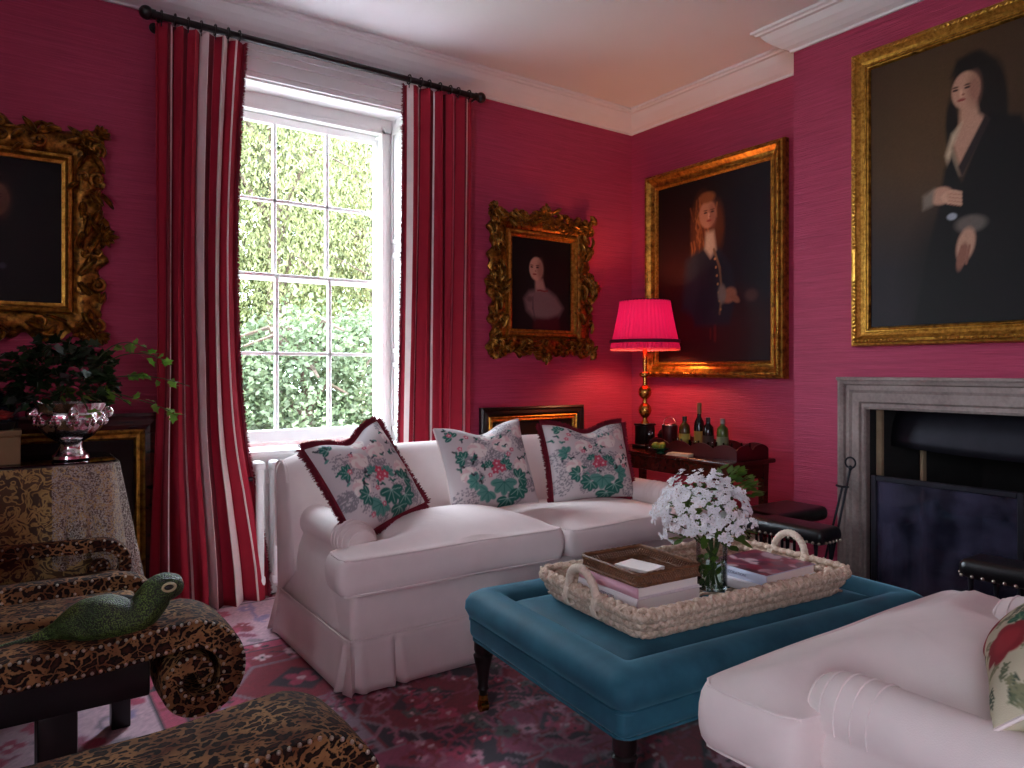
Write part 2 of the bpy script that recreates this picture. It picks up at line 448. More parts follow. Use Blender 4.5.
def window(name, loc, rz, z0=0.80, arch=True, sill=True):
    """sash window; local origin at floor level on the inner wall plane, x along the wall, y outwards"""
    r = bpy.data.objects.new(name, None); COL.objects.link(r); r.location = loc; r.rotation_euler = (0,0,rz); r['kind'] = 'structure'
    zt = 2.87; gy = 0.215; g0 = z0+0.09; g1 = 2.73; gw = 0.49; zm = 1.806 if z0 > 0.7 else (g0+g1)/2
    f = MB()                                   # box frame round the sashes, soffit and splayed reveals
    for s in (-1, 1):
        f.box(min(s*0.505, s*0.572), max(s*0.505, s*0.572), gy-0.035, gy+0.13, z0, zt, 0.004, 1)
        f.box(min(s*0.485, s*0.51), max(s*0.485, s*0.51), gy-0.055, gy-0.03, z0+0.02, zt-0.06, 0.004, 1)
    f.box(-0.572, 0.572, gy-0.035, gy+0.13, g1+0.045, zt, 0.004, 1)
    f.box(-0.51, 0.51, gy-0.055, gy-0.03, g1+0.03, g1+0.06, 0.004, 1)
    f.box(-0.572, 0.572, 0.0, gy-0.03, zt-0.012, zt+0.006)
    for s in (-1, 1): f.box(min(s*0.567, s*0.5742), max(s*0.567, s*0.5742), 0.0015, gy-0.03, z0+.001, zt-0.002)
    f.box(-0.572, 0.572, gy-0.045, gy-0.03, zt-0.09, zt)
    f.build('window_frame', M['white'], r, angle=30)
    for s in (-1, 1):                          # panelled shutter folded into the reveal
        h = MB(); xo = s*0.562
        h.box(min(xo, xo+s*0.01), max(xo, xo+s*0.01), 0.0, gy-0.035, z0, zt-0.012)
        for (a, c) in ((z0+0.06, 1.30), (1.36, 2.0), (2.06, zt-0.08)):
            x1 = xo-s*0.012
            for (y0, y1, q0, q1) in ((0.012, 0.035, a, c), (gy-0.07, gy-0.047, a, c), (0.012, gy-0.047, a, a+0.03), (0.012, gy-0.047, c-0.03, c)):
                h.box(min(xo, x1), max(xo, x1), y0, y1, q0, q1, 0.003, 1)
            h.box(min(xo, xo-s*0.007), max(xo, xo-s*0.007), 0.055, gy-0.09, a+0.055, c-0.055, 0.004, 1)
        h.build('shutter', M['white'], r, angle=30)
    if sill:
        q = MB(); q.box(-0.60, 0.60, -0.04, gy+0.02, z0-0.03, z0, 0.008, 2); q.build('window_sill', M['white'], r)
    q = MB(); q.box(-0.63, 0.63, gy+0.10, gy+0.30, z0-0.06, z0+0.03, 0.006, 1); q.build('outer_sill', M['stone'], r)
    if z0 > .7:
        q = MB(); q.box(-0.574, 0.574, -0.012, -0.001, 0, z0-.031)
        for (x0_, x1_, q0, q1) in ((-.5, .5, .20, .23), (-.5, .5, z0-.12, z0-.09), (-.5, -.47, .20, z0-.09), (.47, .5, .20, z0-.09)): q.box(x0_, x1_, -.02, -.012, q0, q1, .003, 1)
        q.build('apron_panel', M['white'], r, angle=30)
    if arch:
        a = MB()
        for s in (-1, 1):
            x = s*0.575
            for (w0, w1, d) in ((0.0, 0.03, 0.02), (0.03, 0.10, 0.03), (0.10, 0.135, 0.045)):
                a.box(min(x+s*w0, x+s*w1), max(x+s*w0, x+s*w1), -d, -0.001, 0.0 if z0 > 0.7 else z0, zt+0.0005)
        for (w0, w1, d) in ((0.0, 0.03, 0.02), (0.03, 0.10, 0.03), (0.10, 0.135, 0.045), (0.135, 0.175, 0.06), (0.175, 0.205, 0.045)):
            a.box(-0.575-w1, 0.575+w1, -d, -0.001, zt+w0, zt+w1)
        a.build('architrave', M['white'], r, smooth=False)
    for k, (q0, q1, yy) in enumerate(((g0, zm, gy), (zm, g1, gy+0.045))):
        m = MB(); t = 0.042
        m.box(-gw-t, -gw+0.004, yy, yy+0.04, q0-t*(1.6 if k == 0 else 0.5), q1+t*0.5, 0.004, 1)
        m.box(gw-0.004, gw+t, yy, yy+0.04, q0-t*(1.6 if k == 0 else 0.5), q1+t*0.5, 0.004, 1)
        m.box(-gw, gw, yy, yy+0.04, q0-t*(1.6 if k == 0 else 0.45), q0+0.004, 0.004, 1)
        m.box(-gw, gw, yy, yy+0.04, q1-0.004, q1+t*(0.45 if k == 0 else 1.0), 0.004, 1)
        for j in (1, 2):
            x = -gw+2*gw*j/3; m.box(x-0.011, x+0.011, yy+0.006, yy+0.034, q0, q1, 0.004, 1)
        zc = (q0+q1)/2; m.box(-gw, gw, yy+0.006, yy+0.034, zc-0.011, zc+0.011, 0.004, 1)
        sash = m.build('sash', M['white'], r, angle=30)
        for j in range(3):
            for i in range(2):
                p = MB(); x0 = -gw+2*gw*j/3; zz = q0+(q1-q0)*i/2
                p.quad((x0, yy+0.02, zz), (x0+2*gw/3, yy+0.02, zz), (x0+2*gw/3, yy+0.02, zz+(q1-q0)/2), (x0, yy+0.02, zz+(q1-q0)/2))
                p.build('pane', M['glass'], sash, smooth=False)
    return r
window('window_1', (WC, WY, 0), 0)
for k, (a, c) in enumerate(LW): window('window_%d' % (k+2), (LX, (a+c)/2, 0), PI/2, 0.62)
for k, (a, c) in enumerate(FW): window('window_%d' % (k+3), ((a+c)/2, FY, 0), PI, 0.62)

# ------------------------------------------------------------------ fireplace
fb = MB()                                      # firebox: cheeks, back, hearth floor
fb.quad((CX, 0.70, 0), (RX+0.42, 0.95, 0), (RX+0.42, 0.95, 1.5), (CX, 0.70, 1.5))
fb.quad((CX, 2.05, 0), (CX, 2.05, 1.5), (RX+0.42, 1.80, 1.5), (RX+0.42, 1.80, 0))
fb.quad((RX+0.42, 0.95, 0), (RX+0.42, 1.80, 0), (RX+0.42, 1.80, 1.5), (RX+0.42, 0.95, 1.5))
fb.quad((CX, 0.6, 1.5), (CX, 2.1, 1.5), (RX+0.45, 2.1, 1.5), (RX+0.45, 0.6, 1.5))
fb.quad((CX, 0.6, 0.012), (RX+0.45, 0.6, 0.012), (RX+0.45, 2.1, 0.012), (CX, 2.1, 0.012))
fire = thing('fireplace', 'weathered limestone fireplace with moulded surround and dark open hearth', 'fireplace')
fb.build('firebox', M['soot'], fire, smooth=False)
def surround():
    b = MB()
    # profile across the moulding: (distance from the opening edge, projection from the wall)
    prof = [(0.0, -0.02), (0.0, 0.045), (0.012, 0.055), (0.03, 0.05), (0.04, 0.065), (0.085, 0.065), (0.10, 0.075), (0.125, 0.075), (0.132, 0.09), (0.155, 0.1), (0.168, 0.1), (0.168, 0.0)]
    prof = [(d, p*.8) for d, p in prof]
    y0, y1, z1 = 0.70, 2.05, 1.045
    R = []
    for (yy, zz, sy, sz) in ((y1, 0.0, 1, 0), (y1, z1, 1, 1), (y0, z1, -1, 1), (y0, 0.0, -1, 0)):
        R.append([(CX-p, yy+sy*d*.8, zz+sz*d) for d, p in prof])
    for k in range(3):
        for j in range(len(prof)-1): b.quad(R[k][j], R[k][j+1], R[k+1][j+1], R[k+1][j])
    b.box(CX-0.09, CX-0.001, y0-0.14, y1+0.14, z1+0.150, z1+0.168, 0.004, 1)
    return b
surround().build('stone_surround', M['stone'], fire, smooth=False)
b = MB(); b.box(CX+0.03, CX+0.06, 2.005, 2.035, 0.0, 1.04, 0.004, 1); b.box(CX+0.20, CX+0.24, 1.875, 1.893, 0.0, 0.9, 0.004, 1); b.build('brick_slip', M['slip'], fire)
b = MB()                                       # iron smoke hood with a rounded lower lip
def hoodf(u, v):
    y = 0.78+1.22*u; t = v
    z = 0.83+0.26*t; x = CX+0.13+0.10*t*t-0.0
    return (x, y, z - 0.03*(1-t)*math.cos((u-0.5)*3.0)+0.02)
b.grid(hoodf, 20, 8); o = b.build('smoke_hood', M['iron'], fire); mod(o, 'SOLIDIFY', thickness=0.012)
b = MB(); b.box(3.02, CX-0.11, 0.35, 2.42, 0.001, 0.03, 0.008, 2); tag(b.build('hearth_slab', M['stone']), 'grey stone hearth slab in front of the fireplace', 'hearth')

scr = thing('fire_screen', 'dark glass fire screen standing before the hearth opening', 'fire screen', (3.46, 1.56, 0.03))
b = MB()
def bar(b, y0, y1, z0, z1, x0=-0.012, x1=0.012): b.box(x0, x1, y0, y1, z0, z1, 0.003, 1)
bar(b, -0.32, -0.295, 0.0, 0.71); bar(b, 0.30, 0.325, 0.0, 0.71); bar(b, -0.295, 0.30, 0.685, 0.71); bar(b, -0.295, 0.30, 0.02, 0.045)
for s in (-0.30, 0.305): b.box(-0.09, 0.09, s-0.012, s+0.012, 0.0, 0.02, 0.004, 1)
b.build('screen_frame', M['iron'], scr)
b = MB(); b.box(-0.003, 0.003, -0.296, 0.301, 0.044, 0.686); b.build('glass_panel', M['mottled'], scr, smooth=False)
for s, a in ((-1, 0.0),):                       # hinged side panel
    b = MB(); bar(b, -0.60, -0.335, 0.685, 0.71); bar(b, -0.60, -0.335, 0.02, 0.045); bar(b, -0.36, -0.335, 0, 0.71); bar(b, -0.625, -0.60, 0, 0.71)
    b.build('side_frame', M['iron'], scr)
    b = MB(); b.box(-0.003, 0.003, -0.601, -0.359, 0.044, 0.686); b.build('glass_panel', M['mottled'], scr, smooth=False)

# fire irons leaning on the left jamb
def fire_iron(name, label, top, foot, ring, tip):
    t = thing(name, label, 'fire iron', foot, 0, 'fire irons on the left jamb')
    d = Vector(top)-Vector(foot); b = MB()
    b.tube([(0,0,0), d*0.5, d], 0.006, 8); b.build('shaft', M['iron'], t)
    b = MB()
    if ring:
        b.tube([d+Vector((0, 0.028*math.sin(a), 0.028+0.028*-math.cos(a))) for a in [2*PI*k/16 for k in range(16)]], 0.005, 6, closed=True)
        b.ell(d, (0.01, 0.01, 0.014))
    else:
        b.tube([d+Vector((0,-0.035,0.004)), d, d+Vector((0,0.035,0.004))], 0.006, 6)
    b.build('handle', M['iron'], t)
    b = MB()
    if tip == 'poker': b.tube([(0,0,0.0), d*0.03, d*0.06], [0.003, 0.009, 0.007], 6)
    else: b.box(-0.006, 0.006, -0.03, 0.03, 0.0, 0.09, 0.004, 1)
    b.build('tip', M['iron'], t)
fire_iron('fire_poker', 'dark iron poker with ring handle leaning on the fireplace jamb', (3.640, 2.10, 0.735), (3.50, 2.17, 0.03), True, 'poker')
fire_iron('fire_shovel', 'dark iron tool with short cross handle leaning on the fireplace jamb', (3.640, 2.145, 0.63), (3.50, 2.215, 0.03), False, 'shovel')

# ------------------------------------------------------------------ club fender with two padded corner seats
def fender_seat(name, label, loc, sgn):
    t = thing(name, label, 'fender seat', loc, 0, 'padded seats of the club fender')
    b = MB()                                   # L-shaped pad: along the front, then back towards the chimney
    def pad(x0, x1, y0, y1): b.box(x0, x1, y0, y1, 0.42, 0.495, 0.032, 4)
    y_in, y_out = (-0.41, 0.0) if sgn > 0 else (0.50, 0.0)
    pad(-0.09, 0.09, min(y_in, y_out+sgn*0.09), max(y_in, y_out+sgn*0.09))
    b.build('front_pad', M['leather'], t)
    b = MB(); b.box(-0.02, 0.50, min(0, sgn*0.18)-0.09+0.09*(1 if sgn<0 else 0)*0, max(0, sgn*0.18), 0.42, 0.495, 0.032, 4); b.build('side_pad', M['leather'], t)
    n = 16
    for k in range(n):
        nail(t, (-0.088, y_in+(y_out+sgn*0.09-y_in)*(k+0.5)/n, 0.432), 0.007)
    for k in range(5): nail(t, (-0.07+0.14*(k+0.5)/5, y_in, 0.435), 0.007)
    for k in range(7):
        b = MB(); y = y_in*0.97+(y_out+sgn*0.05-y_in*0.97)*k/6
        b.lathe([(0.011, 0.05), (0.008, 0.12), (0.008, 0.36), (0.012, 0.425)], 10, (0, y, 0)); b.build('spindle', M['iron'], t)
    for k in range(4):
        b = MB(); b.lathe([(0.011, 0.05), (0.008, 0.12), (0.008, 0.36), (0.012, 0.425)], 10, (0.12+0.11*k, sgn*0.09, 0)); b.build('spindle', M['iron'], t)
    b = MB(); b.box(-0.03, 0.03, min(y_in, y_out+sgn*0.12), max(y_in, y_out+sgn*0.12), 0.0, 0.055, 0.008, 2)
    b.box(-0.03, 0.50, min(sgn*0.06, sgn*0.12), max(sgn*0.06, sgn*0.12), 0.0, 0.055, 0.008, 2); b.build('base_rail', M['iron'], t)
    return t
fender_seat('fender_seat', 'black leather padded fender seat with spindles beside the recess and drinks table', (3.10, 2.28, 0.031), 1)
fender_seat('fender_seat', 'black leather padded fender seat in front of the dark fire screen', (3.10, 0.81, 0.031), -1)

# ------------------------------------------------------------------ outside
b = MB(); b.box(-30, 40, WY+0.6, 60, -0.9, -0.6); struct(b.build('ground', M['lawn'], smooth=False))
b = MB(); b.box(-6, 12, WY+0.5, 8.6, -0.7, -0.56); struct(b.build('bounce_ground', simple('bounce_slab_grey', S(176, 168, 170), .9, var=.1, vs=2), smooth=False))  # unseen grey-lilac slab, added to bounce neutral light up to the ceiling
TREES = dict(pale=leaf_mat('pale_conifer', S(78, 82, 44), S(114, 116, 74), 0.3, 0.6, 1.2),
             green=leaf_mat('broad_leaf', S(56, 70, 46), S(92, 106, 74), 0.3, 0.6, 1.5),
             dark=leaf_mat('shade_leaf', S(34, 46, 32), S(62, 76, 50), 0.2, 0.6, 1.5))
def tree(name, label, loc, h, r, kind, n, seed, z0=0.3, droop=0.0, leaf=0.16):
    t = thing(name, label, 'tree' if h > 3 else 'shrub', loc, 0, 'trees beyond the window')
    R = np.random.default_rng(seed); rd = random.Random(seed)
    b = MB(); b.tube([(0,0,0), (0.05, 0, h*0.4), (0, 0.05, h*0.85)], [0.05*r+0.06, 0.04*r+0.04, 0.02], 8)
    for k in range(10):
        a = rd.uniform(0, 2*PI); zz = h*rd.uniform(0.3, 0.8)
        b.tube([(0, 0, zz), (0.4*r*math.cos(a), 0.4*r*math.sin(a), zz+0.15*h), (0.75*r*math.cos(a), 0.75*r*math.sin(a), zz+0.1*h)], [0.05, 0.035, 0.015], 5)
    b.build('trunk', M['bark'], t)
    b = MB(); nb = max(30, n//45)
    for k in range(nb):
        u = R.uniform(-0.9, 1); a = R.uniform(0, 2*PI); q = math.sqrt(1-u*u)
        lump = 0.78+0.3*mnoise.noise(Vector((q*math.cos(a)*2.0+seed, q*math.sin(a)*2.0, u*2.0)))*1.4
        rr = lump*R.uniform(0.75, 1.0)
        c = np.array([r*rr*q*math.cos(a), r*rr*q*math.sin(a), z0+(h-z0)*(0.5+0.5*u*rr)])
        cs = 0.20*r+0.12
        for j in range(45):
            p = c+R.normal(0, 1, 3)*np.array([cs, cs, cs*(0.7+droop)])*0.55 - np.array([0, 0, droop*abs(R.normal())*0.35])
            if p[2] < 0.02: continue
            s = leaf*R.uniform(0.6, 1.25); th = R.uniform(0, 2*PI); ti = R.uniform(-0.9, 0.9)
            d = Vector((math.cos(th)*math.cos(ti), math.sin(th)*math.cos(ti), math.sin(ti)-droop*1.6)).normalized()
            w = d.cross(Vector((R.normal(), R.normal(), R.normal()))).normalized()*s*(0.34 if droop == 0 else 0.2)
            P = Vector(p); b.poly([P, P+d*s*0.45+w, P+d*s, P+d*s*0.45-w])
    b.build('foliage', TREES[kind], t, smooth=False)
GZ = -0.6
tree('weeping_tree', 'tall pale green weeping tree filling the upper middle panes', (3.9, 13.0, GZ), 8.5, 2.3, 'pale', 30000, 1, 1.2, 0.8, 0.10)
tree('weeping_tree', 'tall pale green weeping tree outside the panes by the drawn curtain', (2.3, 14.5, GZ), 9.0, 2.2, 'pale', 24000, 2, 1.2, 0.8, 0.10)
tree('weeping_tree', 'tall pale green weeping tree seen through the panes by the white shutter', (6.3, 14.0, GZ), 8.8, 2.3, 'pale', 24000, 3, 1.2, 0.8, 0.10)
tree('garden_tree', 'dark leafed tree showing between the pale weeping trees outside', (5.0, 17.5, GZ), 10.0, 3.6, 'dark', 9000, 4, 0.5, 0, 0.26)
tree('garden_tree', 'dark leafed tree standing behind the pale trees outside the leading curtain edge', (0.8, 18.5, GZ), 10.0, 3.6, 'dark', 8000, 5, 0.5, 0, 0.26)
tree('garden_tree', 'dark leafed tree rising behind the others beside the shutter', (9.0, 18.0, GZ), 10.0, 3.4, 'dark', 8000, 12, 0.5, 0, 0.26)
tree('leafy_shrub', 'mid green bushy shrub outside the lowest middle panes', (3.3, 9.6, GZ), 2.9, 1.15, 'green', 9000, 6, 0.0, 0, 0.09)
tree('leafy_shrub', 'mid green bushy shrub outside the lowest panes beside the drawn curtain', (2.15, 10.2, GZ), 2.6, 1.1, 'green', 8000, 7, 0.0, 0, 0.09)
tree('leafy_shrub', 'mid green bushy shrub outside the lowest panes by the shutter', (4.6, 10.0, GZ), 3.0, 1.15, 'green', 8000, 8, 0.0, 0, 0.09)
sh = thing('garden_shed', 'small brown gabled shed roof glimpsed outside above the fringed cushion', 'shed', (2.62, 7.6, GZ))
b = MB(); b.box(-0.22, 0.22, -0.2, 0.2, 0, 0.92); b.build('shed_wall', M['slip'], sh, smooth=False)
b = MB(); b.poly([(-0.28, -0.25, 0.9), (0.0, -0.25, 1.14), (0.0, 0.25, 1.14), (-0.28, 0.25, 0.9)]); b.poly([(0.28, -0.25, 0.9), (0.28, 0.25, 0.9), (0, 0.25, 1.14), (0, -0.25, 1.14)])
b.poly([(-0.22, -0.2, 0.92), (0.22, -0.2, 0.92), (0, -0.2, 1.12)]); b.poly([(-0.22, 0.2, 0.92), (0.22, 0.2, 0.92), (0, 0.2, 1.12)])
o = b.build('shed_roof', M['bark'], sh, smooth=False); mod(o, 'SOLIDIFY', thickness=0.03)

# ------------------------------------------------------------------ camera, lights
cam = bpy.data.cameras.new('camera'); co = bpy.data.objects.new('camera', cam); COL.objects.link(co)
co.location = (0, 0, 1.25); co.rotation_euler = (PI/2, 0, -math.radians(35))
cam.sensor_width = 36; cam.lens = 725/1024*36; cam.shift_y = -14/1024; cam.clip_start = 0.05
sc = bpy.context.scene; sc.camera = co
w = bpy.data.worlds.new('world'); sc.world = w; w.use_nodes = True
bg = w.node_tree.nodes['Background']; bg.inputs['Color'].default_value = (0.76, 0.87, 1.0, 1); bg.inputs['Strength'].default_value = 18.5
def light(name, kind, loc, energy, col=(1,1,1), **kw):
    l = bpy.data.lights.new(name, kind); o = bpy.data.objects.new(name, l); COL.objects.link(o)
    o.location = loc; l.energy = energy; l.color = col
    for k, v in kw.items(): setattr(l, k, v)
    return o
def daylight(loc, rot, energy, sx=1.1, sy=2.0, portal=False, col=(0.92, 0.96, 1.0)):
    o = light('window_daylight', 'AREA', loc, energy, col, shape='RECTANGLE', size=sx, size_y=sy)
    o.rotation_euler = rot
    if portal: o.data.cycles.is_portal = True
    return o
daylight((WC, WY+0.36, 1.85), (-PI/2, 0, 0), 1, 1.05, 2.0, True)
LE, FE = 10, 10
for (a, c) in LW: daylight((LX-0.36, (a+c)/2, 1.75), (PI/2, 0, -PI/2), 1, 1.1, 2.2, True)
for (a, c) in FW: daylight(((a+c)/2, FY-0.42, 1.75), (PI/2, 0, 0), FE, 1.1, 2.2)
sun = light('sun', 'SUN', (10, -5, 12), 3.0, (1.0, 0.94, 0.82), angle=math.radians(6))
sun.rotation_euler = Vector((-0.75, 0.45, -0.75)).to_track_quat('-Z', 'Y').to_euler()
sc.view_settings.view_transform = 'Standard'; sc.view_settings.look = 'None'; sc.view_settings.gamma = 1.0
sc.view_settings.use_curve_mapping = False; sc.view_settings.exposure = 0.70
sc.cycles.use_denoising = True
sc.cycles.max_bounces = 10; sc.cycles.diffuse_bounces = 6; sc.cycles.glossy_bounces = 4; sc.cycles.transparent_max_bounces = 16; sc.cycles.transmission_bounces = 6
sc.cycles.sample_clamp_indirect = 6.0

# ------------------------------------------------------------------ painting on point grids
class Paint:
    """colour field over a unit-ish rectangle: x right, y up (arrays of any shape)"""
    def __init__(s, X, Y, base):
        s.X, s.Y = X, Y; s.c = np.empty(X.shape+(3,)); s.c[:] = base
    def _mix(s, a, col):
        a = np.clip(a, 0, 1)[..., None]; s.c = s.c*(1-a)+np.array(col)*a
    def ell(s, cx, cy, rx, ry, col, soft=0.15, rot=0.0, op=1.0):
        dx, dy = s.X-cx, s.Y-cy; R = max(rx, ry)*1.3
        msk = (np.abs(dx) < R) & (np.abs(dy) < R)
        if not msk.any(): return
        c, n = math.cos(rot), math.sin(rot)
        dx, dy = dx[msk], dy[msk]
        d = np.sqrt(((dx*c+dy*n)/rx)**2+((-dx*n+dy*c)/ry)**2)
        a = (np.clip((1-d)/max(soft, 1e-3)+0.5, 0, 1)*op)[:, None]
        s.c[msk] = s.c[msk]*(1-a)+np.array(col)*a
    def poly(s, pts, col, soft=0.01, op=1.0):
        pts = np.array(pts); X, Y = s.X, s.Y
        inside = np.zeros(X.shape, bool); D = np.full(X.shape, 1e9)
        n = len(pts)
        for i in range(n):
            (x1, y1), (x2, y2) = pts[i], pts[(i+1) % n]
            if y1 != y2:
                cond = ((y1 > Y) != (y2 > Y)) & (X < (x2-x1)*(Y-y1)/(y2-y1)+x1)
                inside ^= cond
            L = (x2-x1)**2+(y2-y1)**2+1e-12
            t = np.clip(((X-x1)*(x2-x1)+(Y-y1)*(y2-y1))/L, 0, 1)
            D = np.minimum(D, np.hypot(X-x1-t*(x2-x1), Y-y1-t*(y2-y1)))
        sd = np.where(inside, D, -D)
        s._mix((sd/max(soft, 1e-6)+0.5)*op if op == 1 else np.clip(sd/max(soft, 1e-6)+0.5, 0, 1)*op, col)
    def line(s, pts, wd, col, soft=0.5, op=1.0):
        for (x1, y1), (x2, y2) in zip(pts[:-1], pts[1:]):
            q = wd*1.6
            msk = (s.X > min(x1, x2)-q) & (s.X < max(x1, x2)+q) & (s.Y > min(y1, y2)-q) & (s.Y < max(y1, y2)+q)
            if not msk.any(): continue
            X, Y = s.X[msk], s.Y[msk]; L = (x2-x1)**2+(y2-y1)**2+1e-12
            t = np.clip(((X-x1)*(x2-x1)+(Y-y1)*(y2-y1))/L, 0, 1)
            d = np.hypot(X-x1-t*(x2-x1), Y-y1-t*(y2-y1))
            a = (np.clip((wd*0.5-d)/(wd*soft)+0.5, 0, 1)*op)[:, None]
            s.c[msk] = s.c[msk]*(1-a)+np.array(col)*a
    def flower(s, cx, cy, r, col, heart, n=5, rot=0.0):
        for k in range(n):
            a = rot+2*PI*k/n
            s.ell(cx+0.58*r*math.cos(a), cy+0.58*r*math.sin(a), 0.46*r, 0.38*r, col, 0.25, a)
        s.ell(cx, cy, 0.26*r, 0.26*r, heart, 0.3)
    def leaf(s, cx, cy, r, col, vein, rot=0.0):
        for k in range(5):
            a = rot+(k-2)*0.75
            s.ell(cx+0.55*r*math.cos(a), cy+0.55*r*math.sin(a), 0.5*r, 0.3*r, col, 0.25, a)
        for k in range(5):
            a = rot+(k-2)*0.75
            s.line([(cx, cy), (cx+0.85*r*math.cos(a), cy+0.85*r*math.sin(a))], 0.05*r+0.002, vein, 0.6, 0.8)
    def grain(s, amt, seed=0):
        r = np.random.default_rng(seed); s.c *= (1+amt*r.normal(size=s.X.shape))[..., None]; s.c = np.clip(s.c, 0, 1)

# ------------------------------------------------------------------ rug
def make_rug():
    x0, x1, y0, y1 = -0.22, 3.30, -1.2, 4.02
    nx, ny = 300, 430
    xs = np.linspace(x0, x1, nx); ys = np.linspace(y0, y1, ny)
    X, Y = np.meshgrid(xs, ys, indexing='ij')
    pale = S(206, 178, 186); rose = S(184, 62, 96); crim = S(142, 16, 46); navy = S(34, 26, 44); red2 = S(128, 16, 40)
    grey = S(140, 128, 136); cream = S(222, 206, 204); green = S(82, 100, 92); lil = S(150, 140, 178); mauve = S(150, 66, 98)
    P = Paint(X, Y, crim)
    d = np.minimum(np.minimum(X-x0, x1-X), np.minimum(Y-y0, y1-Y))
    rd = random.Random(5)
    P._mix((d < 0.68).astype(float), pale)
    def inband(lo, hi, n, fn):
        k = 0
        while k < n:
            x, y = rd.uniform(x0, x1), rd.uniform(y0, y1)
            q = min(x-x0, x1-x, y-y0, y1-y)
            if lo < q < hi: fn(x, y); k += 1
    def vine(x, y, col, L, w):
        pts = [(x, y)]; a = rd.uniform(0, 2*PI)
        for _ in range(6):
            a += rd.choice((-0.9, 0.9, 0.4, -0.4)); x += L*math.cos(a); y += L*math.sin(a); pts.append((x, y))
        P.line(pts, w, col, 0.4)
    inband(0.02, 0.66, 150, lambda x, y: vine(x, y, rd.choice((rose, grey, lil, mauve)), 0.06, 0.016))
    inband(0.04, 0.64, 190, lambda x, y: P.ell(x, y, rd.uniform(.03, .075), rd.uniform(.02, .045), rd.choice((rose, lil, mauve, crim, grey, rose)), 0.2, rd.choice((0, 0.8, 1.57, 2.4))))
    inband(0.05, 0.64, 150, lambda x, y: P.flower(x, y, rd.uniform(.03, .06), rd.choice((crim, rose, navy, lil)), cream, rd.choice((4, 5, 6)), rd.uniform(0, 3)))
    for (a, c, col) in ((0.0, 0.025, red2), (0.05, 0.062, navy), (0.66, 0.68, navy), (0.68, 0.75, rose), (0.75, 0.765, navy), (1.17, 1.185, navy), (1.185, 1.24, grey), (1.24, 1.255, red2)):
        P._mix(((d >= a) & (d < c)).astype(float), col)
    P._mix((d > 1.255).astype(float), navy)
    inband(0.69, 0.74, 300, lambda x, y: P.ell(x, y, .016, .016, rd.choice((cream, navy, crim)), 0.3))
    inband(1.19, 1.235, 260, lambda x, y: P.ell(x, y, .016, .012, rd.choice((crim, navy, cream)), 0.3))
    inband(0.79, 1.14, 130, lambda x, y: vine(x, y, rd.choice((mauve, rose, red2, navy)), 0.06, 0.014))
    inband(0.82, 1.12, 150, lambda x, y: P.flower(x, y, rd.uniform(.03, .058), rd.choice((cream, S(222, 160, 176), lil, rose)), rd.choice((crim, navy)), rd.choice((4, 5, 6)), rd.uniform(0, 3)))
    inband(0.80, 1.13, 120, lambda x, y: P.ell(x, y, rd.uniform(.02, .04), .016, rd.choice((green, navy, rose, grey)), 0.3, rd.uniform(0, 3)))
    # field: angular medallions and branching lines on navy and red
    cx, cy = 1.6, 1.5
    for k in range(-4, 6):
        for j in range(-1, 3):
            ox, oy = cx+(j-0.5)*0.62+(0.31 if k % 2 else 0), cy+k*0.46
            if min(ox-x0, x1-ox, oy-y0, y1-oy) < 1.1: continue
            w, h = 0.27, 0.21
            P.poly([(ox-w, oy), (ox-w*.5, oy+h), (ox+w*.5, oy+h), (ox+w, oy), (ox+w*.5, oy-h), (ox-w*.5, oy-h)], rd.choice((red2, crim, red2, mauve)), 0.01)
            P.line([(ox-w, oy), (ox-w*.5, oy+h), (ox+w*.5, oy+h), (ox+w, oy), (ox+w*.5, oy-h), (ox-w*.5, oy-h), (ox-w, oy)], 0.016, grey, 0.4)
            P.poly([(ox-w*.5, oy), (ox, oy+h*.6), (ox+w*.5, oy), (ox, oy-h*.6)], navy, 0.01)
            P.flower(ox, oy, 0.07, rose, cream, 4, 0.78)
    inband(1.27, 3, 260, lambda x, y: vine(x, y, rd.choice((S(170, 110, 128), grey, crim, mauve, red2)), 0.055, 0.013))
    inband(1.28, 3, 240, lambda x, y: P.flower(x, y, rd.uniform(.022, .045), rd.choice((rose, crim, S(200, 150, 164), mauve, green)), rd.choice((navy, cream)), rd.choice((4, 5)), rd.uniform(0, 3)))
    P.c *= np.array([.88, .74, .80]); P.grain(0.10, 3)
    b = MB()
    b.grid(lambda u, v: (x0+(x1-x0)*u, y0+(y1-y0)*v, 0.012), nx, ny)
    n0 = len(b.v); C_ = list(P.c.reshape(-1, 3))
    pr = [(x0, y0), (x1, y0), (x1, y1), (x0, y1)]
    for k in range(4):
        (ax, ay), (bx_, by) = pr[k], pr[(k+1) % 4]
        b.quad((ax, ay, 0.001), (bx_, by, 0.001), (bx_, by, 0.012), (ax, ay, 0.012)); C_ += [red2]*4
    o = b.build('rug', M['rug'], smooth=False, colors=np.array(C_))
    tag(o, 'large red and navy Persian rug with pale flowered border on the floor', 'rug')
make_rug()
RZ = 0.0125

